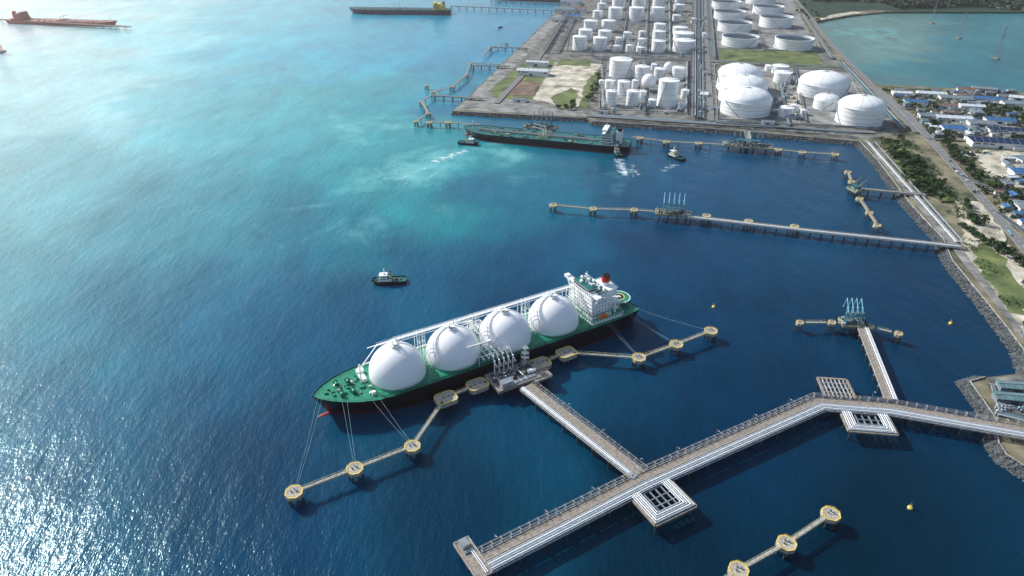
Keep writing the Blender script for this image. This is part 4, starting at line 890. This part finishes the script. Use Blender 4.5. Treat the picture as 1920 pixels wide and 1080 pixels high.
cr=[P(*a,lev[0]) for a in [(1645,168),(1700,215),(1768,290),(1830,362),(1925,472)]]; Ls=[(p+Vector((-6.5,0,0)),0) for p,d in walk(cr,38,6)]
for pl in ([P(905,1045,DZ),P(1200,896,DZ),P(1532,750,DZ),P(1664,760,DZ)],[P(990,722,DZ),P(1203,888,DZ)]): Ls+=[(p,math.atan2(d.y,d.x)-1.57) for p,d in walk(off(pl,3.2),32,9)]
place(T,Ls)
# ---------------- vegetation
def clump(mb,rnd,p,n,sp_,s0,s1,ml):
    for k in range(n):
        q=p+Vector((rnd.gauss(0,sp_),rnd.gauss(0,sp_),rnd.gauss(0,sp_*.6))); a=Vector((rnd.gauss(0,1),rnd.gauss(0,1),rnd.gauss(0,.6))).normalized()*rnd.uniform(s0,s1); b_=a.cross(Vector((rnd.gauss(0,1),rnd.gauss(0,1),rnd.gauss(0,1)))).normalized()*rnd.uniform(s0,s1)*.8
        mb.add([q-a-b_,q+a-b_*.6,q+a*.7+b_,q-a*.8+b_*.9],[(0,1,2,3)],ml)
def crown(seed,R,H0,H1,n=80):
    rnd=random.Random(seed); mb=MB()
    lobes=[(rnd.uniform(-.6,.6)*R,rnd.uniform(-.6,.6)*R,rnd.uniform(H0+.2*(H1-H0),H1-.1*(H1-H0)),rnd.uniform(.3,.58)*R) for _ in range(7)]
    for _ in range(n):
        lx,ly,lz,lr=rnd.choice(lobes); t=rnd.uniform(0,6.28);c_=rnd.uniform(-.7,1); s_=math.sqrt(max(0,1-c_*c_)); rr=lr*rnd.uniform(.7,1.15)
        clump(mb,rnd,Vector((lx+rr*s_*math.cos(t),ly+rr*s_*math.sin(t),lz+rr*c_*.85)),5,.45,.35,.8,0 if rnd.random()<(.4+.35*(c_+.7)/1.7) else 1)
    return mb
protos=[]
for k in range(4):
    T=thing('broadleaf_tree','dark green broadleaf tree growing near the shore','tree',group='coastal trees'); R=3.6+.4*k; 
    mb=MB().cyl((0,0,-.3),(.2,.1,3.4),.32,.2,n=7)
    for j in range(4): a=j*1.6+k; mb.cyl((.2,.1,2.8),(1.6*math.cos(a),1.6*math.sin(a),5.2),.15,.07,n=5)
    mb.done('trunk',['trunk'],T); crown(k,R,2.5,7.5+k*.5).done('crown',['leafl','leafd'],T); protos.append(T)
def inpoly(x,y,pl):
    c_=False;n=len(pl)
    for i in range(n):
        x1,y1=pl[i];x2,y2=pl[(i+1)%n]
        if (y1>y)!=(y2>y) and x<(x2-x1)*(y-y1)/(y2-y1)+x1: c_=not c_
    return c_
def scatter(zp,n,test,mx_=6000):
    pl=[(lambda p:(p.x,p.y))(P(*a,ZL)) for a in zp]; xs_=[p[0] for p in pl];ys_=[p[1] for p in pl]; out=[];tr=0
    while len(out)<n and tr<mx_:
        tr+=1; p=Vector((random.uniform(min(xs_),max(xs_)),random.uniform(min(ys_),max(ys_)),ZL))
        if inpoly(p.x,p.y,pl) and test(p): out.append(p)
    return out
zones=[([(1660,275),(1690,262),(1745,330),(1790,372),(1765,378),(1700,350)],58),([(1735,222),(1765,240),(1800,300),(1880,360),(1840,365),(1790,310)],40),([(1740,200),(1925,205),(1925,230),(1800,225)],30),([(1800,425),(1830,440),(1925,490),(1925,510),(1850,470)],18),([(1100,185),(1128,135),(1130,150),(1100,212)],14),([(1500,0),(1540,35),(1540,60),(1490,20)],15),([(1860,262),(1925,265),(1925,290),(1860,284)],16),([(1810,385),(1850,430),(1800,420)],9),([(1030,195),(1095,200),(1090,210),(1040,206)],8),([(1870,355),(1925,360),(1925,400),(1890,395)],15)]
lists=[[] for _ in protos]
random.seed(9)
for zp,n in zones:
    for p in scatter(zp,n,lambda p:offroad(p,2) and free(p,1.6)): lists[random.randrange(4)].append((p,random.uniform(0,6),(random.uniform(.6,1.4),random.uniform(.6,1.4),random.uniform(.6,1.2))))
for T,l in zip(protos,lists): place(T,l)
mb=MB(); rnd=random.Random(2)
for zp,n in [([(1650,168),(1925,176),(1925,262),(1745,262),(1700,210)],260),([(1640,264),(1680,252),(1790,372),(1770,385),(1700,350)],50),([(1770,262),(1830,275),(1925,362),(1925,470),(1840,362)],60)]:
    for p in scatter(zp,n,lambda p:offroad(p,2) and all((p-q).length>r_*.8+1 for q,r_ in used if r_>3) and noise.noise((p.x/45,p.y/45,5))>-.05):
        s_=rnd.uniform(.4,1.1)
        for k in range(9): clump(mb,rnd,p+Vector((rnd.gauss(0,2.8)*s_,rnd.gauss(0,2.8)*s_,rnd.uniform(1,5)*s_)),4,.7,.5,1.1,0 if rnd.random()<.5 else 1)
mb.done('woodland',['leafl','leafd'],kind='stuff',label='dense green woodland between buildings')
mb=MB()
for zp,n in [([(1650,262),(1700,250),(1925,520),(1925,640),(1800,455)],750),([(1650,165),(1925,175),(1925,262),(1740,262)],300)]:
    for p in scatter(zp,n,lambda p:offroad(p,1) and noise.noise((p.x/35,p.y/35,2))>0):
        clump(mb,rnd,p+Vector((0,0,.7)),9,1.7,.4,.9,0); clump(mb,rnd,p+Vector((0,0,.4)),4,1.6,.4,.9,1)
mb.done('shrub_cover',['leafl','leafd'],kind='stuff',label='low green shrubs covering ground')
mb=MB(); hx=np.linspace(900,4200,70); hy=np.linspace(2130,4200,60); vs=[]
def hh(x,y): 
    e=min(1,max(0,(y-2150-max(0,(x-1500))*.02)/350))*min(1,max(0,(x-900)/250)); return ZL-1+e*(45+70*noise.fractal((x/500,y/500,0),1,2,4)+30*noise.noise((x/150,y/150,4)))
for y in hy:
    for x in hx: vs.append((x,y,hh(x,y)))
mb.add(vs,[(j*70+i,j*70+i+1,(j+1)*70+i+1,(j+1)*70+i) for j in range(59) for i in range(69)],0,True); mb.done('hill',['leafd'],kind='structure',label='dark wooded hill beyond the lagoon')
mb=MB(); random.seed(3)
lagp=[(p.x,p.y) for p in lag]
for k in range(7500):
    x=random.uniform(950,2300);y=2010+abs(random.gauss(0,230)); 
    if (x<1150 and y<2300) or inpoly(x,y,lagp): continue
    if y<2160 and x<1000: continue
    z=max(ZL,hh(x,y)); r=random.uniform(3,6)
    for q in range(3):
        c_=Vector((x+random.gauss(0,2.5),y+random.gauss(0,2.5),z+random.uniform(2,8))); a=Vector((random.gauss(0,1),random.gauss(0,1),random.gauss(0,.5))).normalized()*r; b_=a.cross(Vector((random.gauss(0,1),random.gauss(0,1),random.gauss(0,1)))).normalized()*r
        mb.add([c_-a-b_*.6,c_+a*.7-b_,c_+a+b_*.5,c_-a*.5+b_],[(0,1,2,3)],0 if q==0 and k%2 else 1)
mb.done('hill_forest',['leafl','leafd'],kind='stuff',label='far off dark green forest covering hill')
# ---------------- sea haze: thin air volume above the water; pink colour adds the upper-left sun glow
hz=MB().box((0,4000,300),(16000,12000,640)).done('added_glow_haze',['white'],kind='structure',label='added thin haze volume tinted pink for the sun glow')
hm=bpy.data.materials.new('pink_glow_haze'); hm.use_nodes=True; hn=hm.node_tree; hn.nodes.remove(hn.nodes['Principled BSDF']); vs_=hn.nodes.new('ShaderNodeVolumeScatter')
vs_.inputs['Density'].default_value=8e-5; vs_.inputs['Anisotropy'].default_value=.74; vs_.inputs['Color'].default_value=(1,.84,.82,1); hn.links.new(vs_.outputs[0],hn.nodes['Material Output'].inputs['Volume']); hz.data.materials[0]=hm
# ---------------- light, sky, camera
AZ=math.radians(-54); EL=math.radians(36)
sv=Vector((math.sin(AZ)*math.cos(EL),math.cos(AZ)*math.cos(EL),math.sin(EL)))
sl_=bpy.data.lights.new('sun','SUN'); sl_.energy=5.0; sl_.angle=math.radians(.5); sl_.color=(1,.96,.92)
so=bpy.data.objects.new('sun',sl_); COL.objects.link(so); so.rotation_euler=sv.to_track_quat('Z','Y').to_euler()
w=bpy.data.worlds.new('World'); scn.world=w; w.use_nodes=True; nt=w.node_tree; bg=nt.nodes['Background']; sk=nt.nodes.new('ShaderNodeTexSky'); sk.sky_type='NISHITA'; sk.sun_disc=False; sk.sun_elevation=EL; sk.sun_rotation=AZ
sk.air_density=1.0; sk.dust_density=2.0
nt.links.new(sk.outputs[0],bg.inputs[0]); bg.inputs[1].default_value=.15
cd=bpy.data.cameras.new('camera'); cam=bpy.data.objects.new('camera',cd); COL.objects.link(cam); cam.location=(0,0,HC); cam.rotation_euler=(math.radians(90-30.2),0,0)
cd.lens=24; cd.sensor_width=36; cd.clip_start=1; cd.clip_end=60000; scn.camera=cam
scn.view_settings.view_transform='Standard'
